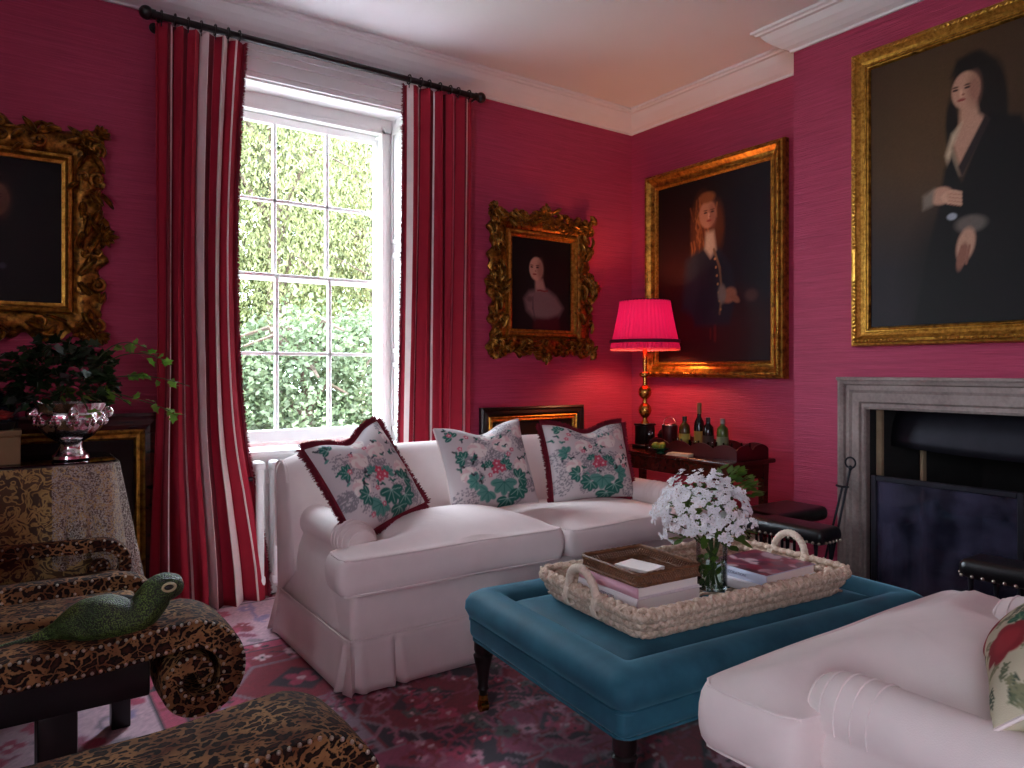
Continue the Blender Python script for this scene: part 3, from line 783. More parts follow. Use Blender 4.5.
# ------------------------------------------------------------------ sofas
def outline_cushion(b, outline, centre, z0, z1, dome, r=0.05, N=160, sag=0.0):
    """puffed cushion from a star-shaped outline"""
    P = [Vector((x, y)) for x, y in outline]; L = [0]
    for k in range(len(P)): L.append(L[-1]+(P[(k+1) % len(P)]-P[k]).length)
    pts = []
    for i in range(N):
        t = L[-1]*i/N
        k = max(j for j in range(len(P)) if L[j] <= t)
        pts.append(P[k].lerp(P[(k+1) % len(P)], (t-L[k])/(L[k+1]-L[k]+1e-9)))
    for _ in range(3): pts = [pts[i-1]*0.25+pts[i]*0.5+pts[(i+1) % N]*0.25 for i in range(N)]
    c = Vector(centre)
    dm = lambda y: 1-0.6*sm(-0.2, 0.2, y)
    def edge(p): return min((p-q).length for q in pts)
    rs = []; zm = (z0+z1)/2
    prof = []
    for k in range(9):                           # bottom to top round the edge
        a = -PI/2+PI*k/8; prof.append((r*(1-abs(math.cos(a))**.55) if k not in (0, 8) else r, zm+(z1-z0)/2*math.sin(a)))
    rings = []
    for f in (0.1, 0.5, 0.85): rings.append([(c.x+(p.x-c.x)*f, c.y+(p.y-c.y)*f, z0+0.0) for p in pts])
    for ins, z in prof:
        ring = []
        for p in pts:
            d = (p-c); q = p-d.normalized()*ins
            ring.append((q.x, q.y, z-sag*sm(-0.25, -0.5, q.y)*0 ))
        rings.append(ring)
    for f in (0.93, 0.86, 0.77, 0.66, 0.54, 0.42, 0.3, 0.18, 0.08):
        ring = []
        for p in pts:
            d = (p-c); q = c+d*f*(1-r/d.length)
            e_ = edge(q); ring.append((q.x, q.y, z1+dome*dm(q.y)*(1-math.exp(-((max(0, e_-r*0.6))/0.13)**1.3))))
        rings.append(ring)
    b.rings(rings)
    return pts
def piping(pts, z, ins, centre, parent, mat, rad=0.0055):
    c = Vector(centre); b = MB(); P = []
    for p in pts[::2]:
        d = p-c; q = p-d.normalized()*ins; P.append((q.x, q.y, z))
    b.tube(P, rad, 6, closed=True); b.build('piping', mat, parent)

def make_sofa(name, cat, label, loc, rz, HW=1.01, ncush=2, az=.538, ae=-.305, ash=0.0):
    t = thing(name, label, cat, loc, rz); F = M['linen']; A = HW-1.04; AR = HW-0.11
    # upholstered base with a gently bowed front
    b = MB(); b.box(-HW+0.012, HW-0.012, -0.43, 0.42, 0.16, 0.39, 0.035, 4); b.build('base', F, t)
    # back: raked, rolled top, drooping shoulders
    b = MB(); R = []
    sec = [(0.20, 0.33), (0.215, 0.5), (0.245, 0.68), (0.262, 0.76), (0.275, 0.805), (0.30, 0.838), (0.335, 0.858), (0.375, 0.86), (0.41, 0.85), (0.437, 0.825), (0.452, 0.79), (0.455, 0.74), (0.445, 0.6), (0.435, 0.4), (0.425, 0.17)]
    n = 40
    for k in range(n+1):
        x = -HW+2*HW*k/n; e_ = min(k, n-k)*2*HW/n
        drop = 0.035*math.exp(-(e_/0.07)**1.2)+0.012*math.exp(-e_/0.3); infl = 0.012*math.sin(PI*k/n)
        ring = [(x, y-infl*(1 if j < 6 else 0), z-drop*sm(0.3, 0.86, z)) for j, (y, z) in enumerate(sec)]
        if k in (0, n):
            cy_, cz_ = 0.33, 0.5
            ring2 = [(x+(-0.008 if k == 0 else 0.008), cy_+(y-cy_)*0.9, cz_+(z-cz_)*0.965) for _, y, z in ring]
            ring3 = [(x+(-0.016 if k == 0 else 0.016), cy_+(y-cy_)*0.7, cz_+(z-cz_)*0.9) for _, y, z in ring]
            R += [ring3, ring2, ring] if k == 0 else [ring, ring2, ring3]
        else: R.append(ring)
    b.rings(R); back = b.build('backrest', F, t, angle=50)
    for s in (-1, 1):
        b = MB(); b.tube([(s*(HW+0.012), 0.33+(y-0.33)*0.92, 0.5+(z-0.5)*0.965-0.035*sm(0.3, 0.86, z)) for y, z in sec[3:14]], 0.0055, 6); b.build('piping', F, back)
    # arms: low english roll arms set back from the seat front
    for s in (-1, 1):
        b = MB(); R = []
        sec2 = [(-AR+0.075, 0.30), (-AR+0.076, 0.44), (-AR+0.077, 0.52)]
        for k in range(15):
            a = -0.15+(PI+0.75)*k/14; sec2.append((-AR+0.080*math.cos(a), az+0.078*math.sin(a)))
        sec2 += [(-HW+0.022, 0.44), (-HW+0.008, 0.37), (-HW+0.005, 0.2), (-AR+0.04, 0.17)]
        cx_, cz_ = -AR, 0.5
        ys = [(-0.325, 0.30), (-0.32, 0.55), (-0.31, 0.72), (-0.292, 0.86), (-0.265, 0.95), (-0.23, 1.0), (-0.1, 1.0), (0.1, 0.99), (0.3, 0.98), (0.42, 0.98)]
        ys = [(q+ash*(q < 0), f) for q, f in ys]
        for y, f in ys:
            # only the roll bulges forward; the panel below it is cut back in a concave sweep
            ring = []
            for x, z in sec2:
                k_ = sm(0.30, 0.50, z); f2 = 1-(1-f)*1.0
                y_ = y-ash; yy = y if y_ > -0.22 else ash-0.21+(y_+0.21)*k_+(-0.20-ash)*(1-sm(0.17, 0.40, z))*(-(y_+0.21)/0.115)
                ring.append((-s*(cx_+(x-cx_)*f2)*-1*-1 if False else s*(-(cx_+(x-cx_)*f2)), yy, cz_+(z-cz_)*f2))
            R.append(ring if s < 0 else ring)
        if s > 0: R = [r[::-1] for r in R]
        b.rings(R); arm = b.build('arm', F, t, angle=60)
        # pleated seams fanning over the front of the roll
        for k in range(5):
            yq = ash-0.305+0.034*k; f = np.interp(yq, [q[0] for q in ys], [q[1] for q in ys]); b = MB()
            P = []
            for j in range(17):
                a = 0.1+(PI+0.3)*j/16
                P.append((s*(AR-0.0805*f*math.cos(a)), yq, 0.5+(az+0.0785*math.sin(a)-0.5)*f+0.0005))
            b.tube(P, 0.0028, 5); b.build('seam', F, arm)
    # seat cushions, T-shaped round the arm fronts
    EW = HW+0.07; IW = AR-0.07
    for s in ((-1, 1) if ncush == 2 else (0,)):
        if ncush == 2:
            o_ = [(-EW, -0.50), (-0.004, -0.52), (-0.004, 0.24), (-IW, 0.24), (-IW, ae+.02), (-EW+0.01, ae)]
            if s > 0: o_ = [(-x, y) for x, y in o_][::-1]
            ctr = (s*0.45, -0.37)
        else:
            o_ = [(-EW, -0.50), (0, -0.525), (EW, -0.50), (EW-0.01, ae), (IW, ae+.02), (IW, 0.24), (-IW, 0.24), (-IW, ae+.02), (-EW+0.01, ae)]
            ctr = (0.0, (-.5+ae)/2)
        b = MB(); pts = outline_cushion(b, o_, ctr, 0.385, 0.53 if s < 1 else 0.51, 0.085 if s < 1 else 0.035)
        cu = b.build('seat_cushion', F, t, angle=180)
        piping(pts, 0.524 if s < 1 else 0.504, 0.024, ctr, cu, F); piping(pts, 0.392, 0.022, ctr, cu, F)
    # pleated valance
    per = []; X0, Y0, Y1 = HW+0.0, -0.44, 0.43
    cor = [(-X0, Y1), (-X0, Y0), (X0, Y0), (X0, Y1)]; seg = []
    for k in range(4):
        a, c = Vector(cor[k]), Vector(cor[(k+1) % 4]); L = (c-a).length; m = int(L/0.012)
        nr = Vector(((c-a).y, -(c-a).x)).normalized()
        pl = [0.02, L-0.02] + ([0.19, L-0.19, L/2] if L > 1 else [])
        for j in range(m):
            q = L*j/m; p = a+(c-a)*(j/m)
            off = sum(-0.034*math.exp(-((q-x)/0.010)**2)+0.012*math.exp(-((abs(q-x)-0.026)/0.014)**2) for x in pl)
            cr = math.exp(-(min(q, L-q)/0.03)**2)
            seg.append((p, nr, off, cr))
    b = MB(); m = len(seg); nz = 8
    ctrv = Vector((0, 0))
    def vf(u, v):
        p, nr, off, cr = seg[int(round(u*m)) % m]; tt = 1-v
        q = p+nr*(0.004+0.030*tt**1.3+off*(0.12+0.88*tt**0.6))
        q = q+(p-ctrv).normalized()*cr*0.012*tt
        return (q.x, q.y, 0.010+0.195*v)
    b.grid(vf, m, nz, wu=True); o = b.build('valance', F, t, angle=80); mod(o, 'SOLIDIFY', thickness=0.005, offset=-1)
    b = MB(); b.tube([(p.x+nr.x*0.008, p.y+nr.y*0.008, 0.205) for p, nr, _, _ in seg[::3]], 0.005, 6, closed=True); b.build('welt', F, t)
    return t
SX, SY = 2.085, 3.05
make_sofa('sofa', 'sofa', 'cream linen two-seat sofa under the window carrying three floral cushions', (SX, SY, RZ), 0)
S2X, S2Y = 1.905, 0.615
make_sofa('armchair', 'armchair', 'wide cream linen armchair with pleated roll arm, beside the teal ottoman', (S2X, S2Y, RZ), PI, 0.56, 1, .522, -.25, .02)

# ------------------------------------------------------------------ cushions
def pillow_geo(n, w, h, th, corner=0.06, dip=0.0):
    pts = []
    for side in (1, -1):
        for a in range(n):
            for c in range(n):
                u = -1+2*a/(n-1); v = -1+2*c/(n-1)
                x = u*w/2*(1-corner*(1-v*v)*abs(u)**2); z = v*h/2*(1-corner*(1-u*u)*abs(v)**2)
                if v > 0: z -= dip*v**2*math.exp(-(u/0.42)**2)
                t = th*0.5*((1-abs(u)**3.0)*(1-abs(v)**3.0))**0.55
                if dip: t *= 1-0.18*math.exp(-(u/0.25)**2)*max(0, v)
                wr = 0.006*mnoise.noise(Vector((u*2.2+w*9, v*2.2, side*3)))*(1 if t > 0.01 else 0)
                pts.append((x, -side*(t+wr), z))
    return pts
def floral(n, seed, kind='rose'):
    u = np.linspace(0, 1, n); X, Y = np.meshgrid(u, u, indexing='ij'); out = []
    for side in range(2):
        rd = random.Random(seed+side*11); base = S(206, 198, 198)
        P = Paint(X, Y, base)
        grey = S(140, 136, 142); teal = S(22, 104, 92); tealp = S(84, 146, 134); vein = S(152, 190, 176); pink = S(196, 74, 98); blush = S(224, 196, 196); cream = S(236, 228, 222); dk = S(38, 52, 54)
        if kind == 'rose':
            for _ in range(16):
                cx, cy = rd.uniform(.05, .95), rd.uniform(.08, .95); r = rd.uniform(.08, .15)
                for _ in range(120):
                    a, q = rd.uniform(0, 2*PI), r*math.sqrt(rd.random())
                    P.ell(cx+q*math.cos(a), cy+q*math.sin(a), .008, .008, grey, 0.4)
            for (cx, cy, r) in ((.66, .72, .12), (.36, .66, .11), (.82, .44, .10), (.22, .40, .10), (.5, .90, .09), (.88, .82, .09)):
                cx += rd.uniform(-.03, .03); cy += rd.uniform(-.03, .03)
                for k in range(7):
                    a = k*0.9; P.ell(cx+.45*r*math.cos(a), cy+.45*r*math.sin(a), .55*r, .5*r, blush if k % 2 else cream, 0.2)
                    P.line([(cx+.9*r*math.cos(a), cy+.9*r*math.sin(a)), (cx+.5*r*math.cos(a+.5), cy+.5*r*math.sin(a+.5))], .007, S(196, 176, 178), 0.5)
                P.ell(cx, cy, .3*r, .3*r, cream, 0.4)
            for (x, y, r, a) in ((.55, .26, .15, 4.6), (.70, .17, .13, 5.2), (.38, .20, .12, 3.9), (.18, .60, .09, 2.6), (.76, .30, .11, 0.4), (.27, .33, .10, 3.0), (.14, .88, .08, 2.2), (.60, .07, .12, 4.7), (.44, .48, .07, 1.4), (.62, .44, .08, .8)):
                c = teal if rd.random() < 0.75 else tealp
                P.leaf(x+rd.uniform(-.02, .02), y+rd.uniform(-.02, .02), r, c, vein if c == teal else teal, a)
            for _ in range(26):
                x, y = rd.uniform(.05, .95), rd.uniform(.3, .97); a = rd.uniform(0, 6)
                P.ell(x, y, .028, .012, rd.choice((teal, dk, tealp, teal)), 0.3, a); P.ell(x+.03*math.cos(a+1), y+.03*math.sin(a+1), .022, .010, rd.choice((teal, dk, S(70, 80, 92))), 0.3, a+1)
            for (x, y) in ((.52, .49), (.57, .43), (.49, .42)): P.flower(x, y, .048, pink, blush, 5, rd.uniform(0, 2))
            for _ in range(6): P.flower(rd.uniform(.1, .9), rd.uniform(.1, .95), .028, S(206, 110, 130), cream, 5, 0.3)
        else:
            P = Paint(X, Y, S(196, 186, 160))
            for _ in range(110):
                x, y = rd.random(), rd.random(); a = rd.uniform(0, 6.28); g = rd.choice((S(96, 104, 76), S(70, 82, 66), S(128, 128, 96)))
                P.line([(x, y), (x+.09*math.cos(a), y+.09*math.sin(a))], .008, g)
                for k in range(4):
                    q = .02+.02*k
                    for sg in (-1, 1): P.ell(x+q*math.cos(a)+.014*math.cos(a+sg*1.2), y+q*math.sin(a)+.014*math.sin(a+sg*1.2), .016, .006, g, 0.3, a+sg*0.7)
            for (x, y) in ((.62, .22), (.3, .55), (.78, .7), (.2, .12)): 
                P.flower(x, y, .15, S(140, 18, 34), S(90, 8, 20), 7, 0.4); P.ell(x, y, .09, .08, S(160, 30, 44), 0.4)
                P.leaf(x-.13, y+.1, .09, S(24, 92, 70), S(100, 140, 100), 2.4)
        out.append(P.c.reshape(-1, 3))
    return np.concatenate(out)
def make_pillow(name, label, loc, rz, tilt, roll, seed, w=0.5, h=0.5, th=0.17, fringe=True, dip=0.05, kind='rose', group='scatter cushions on the cream sofas'):
    t = thing(name, label, 'cushion', loc, rz, group)
    n = 110; b = MB(); pts = pillow_geo(n, w, h, th, dip=dip)
    T = Matrix.Rotation(tilt, 3, 'X') @ Matrix.Rotation(roll, 3, 'Y')
    P = [T @ Vector(p) for p in pts]
    zmin = min(p.z for p in P); P = [p-Vector((0, 0, zmin)) for p in P]
    fs = []
    for s in range(2):
        o = s*n*n
        for a in range(n-1):
            for c in range(n-1):
                q = (o+a*n+c, o+(a+1)*n+c, o+(a+1)*n+c+1, o+a*n+c+1); fs.append(q if s == 0 else q[::-1])
    b.add(P, fs); b.build('cover', M['floral'], t, colors=floral(n, seed, kind), angle=180)
    bd = [(a, 0) for a in range(n)]+[(n-1, c) for c in range(1, n)]+[(a, n-1) for a in range(n-2, -1, -1)]+[(0, c) for c in range(n-2, 0, -1)]
    Pb = [P[a*n+c] for a, c in bd]
    if fringe:
        cen = sum(Pb, Vector())/len(Pb); b = MB(); rd = random.Random(seed); yv = T @ Vector((0, 1, 0))
        b.tube([p for p in Pb[::2]], 0.008, 6, closed=True)
        m = len(Pb)
        for k in range(m):
            for q in range(7):
                p = Pb[k].lerp(Pb[(k+1) % m], rd.random()); tg = (Pb[(k+1) % m]-Pb[k]).normalized()
                d = (p-cen).normalized()
                nd = (d-tg*d.dot(tg)*0.8).normalized()+yv*rd.uniform(-.55, .55)+tg*rd.uniform(-.25, .25)
                L = rd.uniform(0.020, 0.031); wv = tg*0.0035
                b.poly([p-wv, p+wv, p+nd*L+wv*0.4, p+nd*L-wv*0.4])
        b.build('fringe', M['fringe'], t, smooth=False)
    else:
        b = MB(); b.tube([p for p in Pb[::2]], 0.004, 6, closed=True); b.build('piping', M['linen'], t)
    return t
SZ = RZ+0.60
make_pillow('floral_cushion', 'white floral cushion with burgundy fringe, slumped in the sofa corner below the window', (1.31, 2.99, SZ-0.075), math.radians(12), math.radians(-30), math.radians(-15), 21, 0.44, 0.45)
make_pillow('floral_cushion', 'plain-edged white floral cushion without fringe in the middle of the sofa', (1.99, 3.06, SZ-0.075), math.radians(-4), math.radians(-20), math.radians(-4), 22, 0.50, 0.45, fringe=False)
make_pillow('floral_cushion', 'white floral cushion with burgundy fringe beside the lamp end of the sofa', (2.68, 3.08, SZ-0.085), math.radians(-8), math.radians(-20), math.radians(1), 23, 0.54, 0.44)
make_pillow('leaf_print_cushion', 'cream cushion with fine green leaf print and red flowers on the wide armchair', (1.70, 0.50, RZ+0.575), math.radians(180+24), math.radians(-52), math.radians(0), 31, 0.42, 0.42, fringe=False, kind='leaf', group=None)

# ------------------------------------------------------------------ ottoman
def make_ottoman():
    x0, x1, y0, y1 = -0.71, 0.71, -0.455, 0.455
    t = thing('ottoman', 'large teal velvet ottoman with piped rolled edge standing on castors', 'ottoman', (2.045, 1.765, RZ), math.radians(-4.5))
    V = M['velvet']
    b = MB(); b.box(x0+0.012, x1-0.012, y0+0.012, y1-0.012, 0.262, 0.37, 0.03, 4); b.build('body', V, t)
    b = MB()
    def rr(x0, x1, y0, y1, r, n=8):
        P = []
        for (cx, cy, a0) in ((x1-r, y0+r, -PI/2), (x1-r, y1-r, 0), (x0+r, y1-r, PI/2), (x0+r, y0+r, PI)):
            for k in range(n+1): a = a0+PI/2*k/n; P.append((cx+r*math.cos(a), cy+r*math.sin(a)))
        return P
    outer = rr(x0, x1, y0, y1, 0.05)
    prof = [(0.02, 0.335), (0.003, 0.35), (-0.008, 0.375), (-0.006, 0.40), (0.006, 0.422), (0.03, 0.438), (0.065, 0.442), (0.095, 0.436), (0.118, 0.422), (0.13, 0.405), (0.134, 0.395)]
    R = []
    for ins, z in prof:
        R.append([(x, y, z) for x, y in rr(x0+ins, x1-ins, y0+ins, y1-ins, max(0.008, 0.05-ins*0.35))])
    b.rings(R, cap0=False, cap1=False); b.build('rolled_edge', V, t, angle=180)
    b = MB(); R = []
    for ins, z in ((0.128, 0.39), (0.136, 0.404), (0.15, 0.413), (0.19, 0.420), (0.28, 0.424), (0.40, 0.426)):
        R.append([(x, y, z) for x, y in rr(x0+ins, x1-ins, y0+ins, y1-ins, 0.012)])
    b.rings(R, cap0=False); b.build('top_panel', V, t, angle=180)
    for z, ins in ((0.338, 0.008), (0.266, 0.018)):
        b = MB(); b.tube([(x, y, z) for x, y in rr(x0+ins, x1-ins, y0+ins, y1-ins, 0.045)], 0.005, 6, closed=True); b.build('piping', V, t)
    for sx in (-1, 1):
        for sy in (-1, 1):
            c = (sx*0.655, sy*0.40, 0)
            b = MB(); b.lathe([(0.0, 0.055), (0.014, 0.055), (0.016, 0.075), (0.022, 0.085), (0.018, 0.10), (0.024, 0.15), (0.033, 0.19), (0.036, 0.205), (0.028, 0.212), (0.034, 0.225), (0.034, 0.266)], 20, c)
            leg = b.build('leg', M['ebony'], t)
            b = MB(); b.lathe([(0.0, 0.062), (0.017, 0.062), (0.017, 0.045), (0.012, 0.04), (0.010, 0.036), (0, 0.036)][::-1], 14, c)
            b.tube([(c[0]-0.014, c[1], 0.02), (c[0]+0.014, c[1], 0.02)], 0.02, 16); b.tube([(c[0]-0.018, c[1], 0.02), (c[0]-0.018, c[1], 0.042), (c[0]+0.018, c[1], 0.042), (c[0]+0.018, c[1], 0.02)], 0.004, 6)
            b.build('castor', M['brass'], leg)
make_ottoman()

# ------------------------------------------------------------------ woven tray
OT = RZ+0.427                                   # ottoman top
def rrect(hx, hy, r, N):
    P = []; L = []
    segs = [((hx-r, -hy), (hx, -hy+r), (hx-r, -hy+r), -PI/2), ((hx, hy-r), (hx-r, hy), (hx-r, hy-r), 0), ((-hx+r, hy), (-hx, hy-r), (-hx+r, hy-r), PI/2), ((-hx, -hy+r), (-hx+r, -hy), (-hx+r, -hy+r), PI)]
    pts = []
    for (_, _, c, a0) in segs:
        for k in range(9): a = a0+PI/2*k/8; pts.append(Vector((c[0]+r*math.cos(a), c[1]+r*math.sin(a))))
    for k in range(len(pts)): L.append((pts[(k+1) % len(pts)]-pts[k]).length)
    tot = sum(L); out = []; k = 0; acc = 0
    for i in range(N):
        t = tot*i/N
        while acc+L[k] < t-1e-9: acc += L[k]; k += 1
        q = pts[k].lerp(pts[(k+1) % len(pts)], (t-acc)/(L[k]+1e-9)); out.append(q)
    return out, tot
TRX, TRY, TRR = 2.045, 1.765, math.radians(-5.0)
def make_tray():
    t = thing('woven_tray', 'rectangular plaited seagrass tray with two loop handles on the teal ottoman', 'tray', (TRX, TRY, OT+0.004), TRR)
    hx, hy = 0.475, 0.265
    b = MB()
    N = 420; rd = random.Random(4)
    for lev, (z, fl, r) in enumerate(((0.018, -0.010, 0.013), (0.047, 0.006, 0.0135), (0.075, 0.020, 0.014))):
        P, tot = rrect(hx+fl, hy+fl, 0.06, N); turns = round(tot/0.105)
        nr = []
        for k in range(N): d = (P[(k+1) % N]-P[k-1]).normalized(); nr.append(Vector((d.y, -d.x)))
        for s in range(3):
            pts = []
            for k in range(N):
                ph = 2*PI*(turns*k/N+s/3+lev*0.17)
                q = P[k]+nr[k]*(0.0085*math.cos(2*ph))
                pts.append((q.x, q.y, z+0.0155*math.sin(ph)+0.001*math.sin(k*0.7+lev)))
            b.tube(pts, [0.0108*(1+0.05*math.sin(k*1.3+s)) for k in range(N)], 8, closed=True)
    P, tot = rrect(hx+0.026, hy+0.026, 0.06, 56)
    for k, p in enumerate(P):                  # tucked twist ends along the rim
        a = rd.uniform(0, 6); q = Vector((p.x, p.y, 0.088))
        d = Vector((math.cos(a)*0.016, math.sin(a)*0.016, 0.006)); b.tube([q-d, q+Vector((0,0,0.006)), q+d], [0.005, 0.0065, 0.004], 5)
    b.build('plaited_wall', M['rope'], t, angle=180)
    b = MB()
    for j in range(15):
        y = -hy+0.012+(2*hy-0.024)*j/14
        b.tube([(-hx+0.01+(2*hx-0.02)*k/60, y, 0.006+0.0035*math.sin(k*1.1+j*PI)) for k in range(61)], 0.011, 5, flat=0.45)
    b.build('woven_base', M['rope'], t, angle=180)
    for s in (-1, 1):
        b = MB(); pts = []; rad = []
        n = 60
        for k in range(n+1):
            a = PI*k/n; yy = -0.078*math.cos(a); zz = 0.045+0.115*math.sin(a)**0.75
            pts.append((s*(hx+0.022+0.012*math.sin(a)), yy, zz)); rad.append(0.0135*(1+0.10*(1 if (k % 3) == 0 else -0.3)))
        b.tube(pts, rad, 10)
        b.build('handle', M['wrap'], t, angle=180)
        for yy in (-0.078, 0.078):
            b = MB()
            b.tube([(s*(hx+0.02+0.02*math.cos(2*PI*k/14)), yy-0.012+0.024*k/56, 0.055+0.035*math.sin(2*PI*k/14)) for k in range(57)], 0.0045, 5)
            b.build('lashing', M['wrap'], t, angle=180)
make_tray()
def tl(x, y, z=0.0):
    X, Y = rot2(x, y, TRR); return (TRX+X, TRY+Y, OT+0.020+z)

# ------------------------------------------------------------------ books
bookmats = {}
def cloth(name, c, rough=0.45):
    if name not in bookmats: bookmats[name] = simple(name, c, rough, var=0.04)
    return bookmats[name]
PAGES = simple('page_block', S(240, 232, 226), 0.9, var=0.05, vs=3, bump=0.2, bs=400)
def book(name, label, loc, rz, w, d, h, cover, spine=None, title=None, group=None, jacket=None, tcol=None):
    """spine faces local -x; fore-edge and page blocks show on the other sides"""
    t = thing(name, label, 'book', loc, rz, group); c = 0.003
    b = MB(); b.box(-w/2+0.004, w/2-0.006, -d/2+0.005, d/2-0.005, c, h-c); b.build('pages', PAGES, t, smooth=False)
    b = MB(); b.box(-w/2, w/2, -d/2, d/2, 0, c, 0.001, 1); b.box(-w/2, w/2, -d/2, d/2, h-c, h, 0.001, 1)
    b.build('cover', cover, t, smooth=False)
    b = MB(); R = []
    for y in (-d/2, d/2): R.append([(-w/2+0.002, y, 0)]+[(-w/2-0.004*math.sin(PI*k/6), y, h*k/6) for k in range(7)]+[(-w/2+0.002, y, h)])
    b.rings(R); b.build('spine', spine or cover, t, smooth=False)
    if title:
        cu = bpy.data.curves.new('title', 'FONT'); cu.body = title; cu.size = h*0.42; cu.extrude = 0.0004; cu.align_x = 'CENTER'; cu.align_y = 'CENTER'
        fo = bpy.data.objects.new('title_font', cu); COL.objects.link(fo)
        me = bpy.data.meshes.new_from_object(fo.evaluated_get(bpy.context.evaluated_depsgraph_get())); bpy.data.objects.remove(fo); bpy.data.curves.remove(cu)
        me.materials.clear(); me.materials.append(tcol or cloth('title_ink', S(120, 114, 136)))
        o = bpy.data.objects.new('title', me); COL.objects.link(o)
        o.parent = t; o.location = (-w/2-0.0045, 0, h*0.5); o.rotation_euler = (PI/2, 0, -PI/2)
    if jacket: jacket(t, w, d, h)
    return t
z = 0.0
book('coffee_table_book', 'black bound book, lowest under the two pale books in the woven tray', tl(-0.245, 0.02, z), TRR+0.06, 0.30, 0.335, 0.018, cloth('black_boards', S(26, 22, 24)), group='books in the woven tray')
z += 0.0185
book('coffee_table_book', 'thick white book with grey spine lettering, under the pink spined book', tl(-0.25, 0.015, z), TRR+0.03, 0.285, 0.31, 0.042, cloth('white_boards', S(232, 222, 224)), title='INTERIORS', group='books in the woven tray')
z += 0.0425
book('coffee_table_book', 'white paged book with pale pink spine, directly under the small wicker tray', tl(-0.25, 0.018, z), TRR+0.05, 0.28, 0.30, 0.034, cloth('white_boards', S(232, 222, 224)), spine=cloth('pink_spine', S(222, 170, 186)), group='books in the woven tray')
zt_ = z+0.0345
def jacket(t, w, d, h):
    n = 60; u = np.linspace(0, 1, n); X, Y = np.meshgrid(u, u, indexing='ij'); P = Paint(X, Y, S(96, 58, 74)); rd = random.Random(9)
    for _ in range(60):
        P.ell(rd.random(), rd.random(), rd.uniform(.04, .16), rd.uniform(.03, .1), rd.choice((S(120, 40, 60), S(70, 50, 70), S(170, 140, 150), S(60, 40, 44), S(150, 80, 96), S(200, 180, 184))), 0.3, rd.uniform(0, 3))
    b = MB(); b.grid(lambda a, c: (-w/2+0.002+(w-0.004)*a, -d/2+0.002+(d-0.004)*c, h+0.0006), n, n)
    b.build('jacket_picture', colmat('jacket_print', 0.3), t, smooth=False, colors=P.c.reshape(-1, 3))
book('coffee_table_book', 'white paged book lying under the book with the mauve picture jacket', tl(0.265, -0.055, 0.0), TRR+0.10, 0.27, 0.28, 0.030, cloth('white_boards', S(232, 222, 224)), group='books in the woven tray')
book('coffee_table_book', 'large white book with mauve picture jacket at the tray end by the fireplace', tl(0.298, -0.035, 0.0305), TRR+0.07, 0.29, 0.27, 0.036, cloth('pale_blue_boards', S(206, 208, 226)), title='DECORATION', group='books in the woven tray', jacket=jacket)

# small wicker tray on the book stack
def wicker():
    t = thing('wicker_tray', 'small brown wicker tray with openwork rim on top of the pink spined book', 'tray', tl(-0.25, 0.012, zt_), TRR+0.02)
    hx, hy = 0.135, 0.15; b = MB(); b.box(-hx, hx, -hy, hy, 0.0, 0.006, 0.002, 1)
    for j in range(18): b.tube([(-hx+2*hx*k/40, -hy+2*hy*(j+0.5)/18, 0.007+0.0015*math.sin(k*PI/2+j*PI)) for k in range(41)], 0.005, 4, flat=0.4)
    b.build('woven_base', M['wicker'], t)
    b = MB()
    for z_, r_ in ((0.006, 0.006), (0.040, 0.0065)):
        P, _ = rrect(hx+0.003, hy+0.003, 0.02, 90); b.tube([(p.x, p.y, z_+0.001*(k % 2)) for k, p in enumerate(P)], [r_*(1.12 if k % 2 else 0.9) for k in range(90)], 6, closed=True)
    P, _ = rrect(hx+0.003, hy+0.003, 0.02, 104)
    for k in range(104):
        a, c = P[k], P[(k+2) % 104]; e_ = P[k-2]
        b.tube([(a.x, a.y, 0.008), (c.x, c.y, 0.036)], 0.0028, 4); b.tube([(a.x, a.y, 0.008), (e_.x, e_.y, 0.036)], 0.0028, 4)
    b.build('openwork_rim', M['wicker'], t)
wicker()
b = MB(); b.box(-0.05, 0.05, -0.07, 0.07, 0, 0.012, 0.002, 1); tag(b.build('card_pack', PAGES), 'white pack of cards lying in the small wicker tray', 'cards', loc=tl(-0.25, 0.012, zt_+0.0105), rz=TRR+0.25)

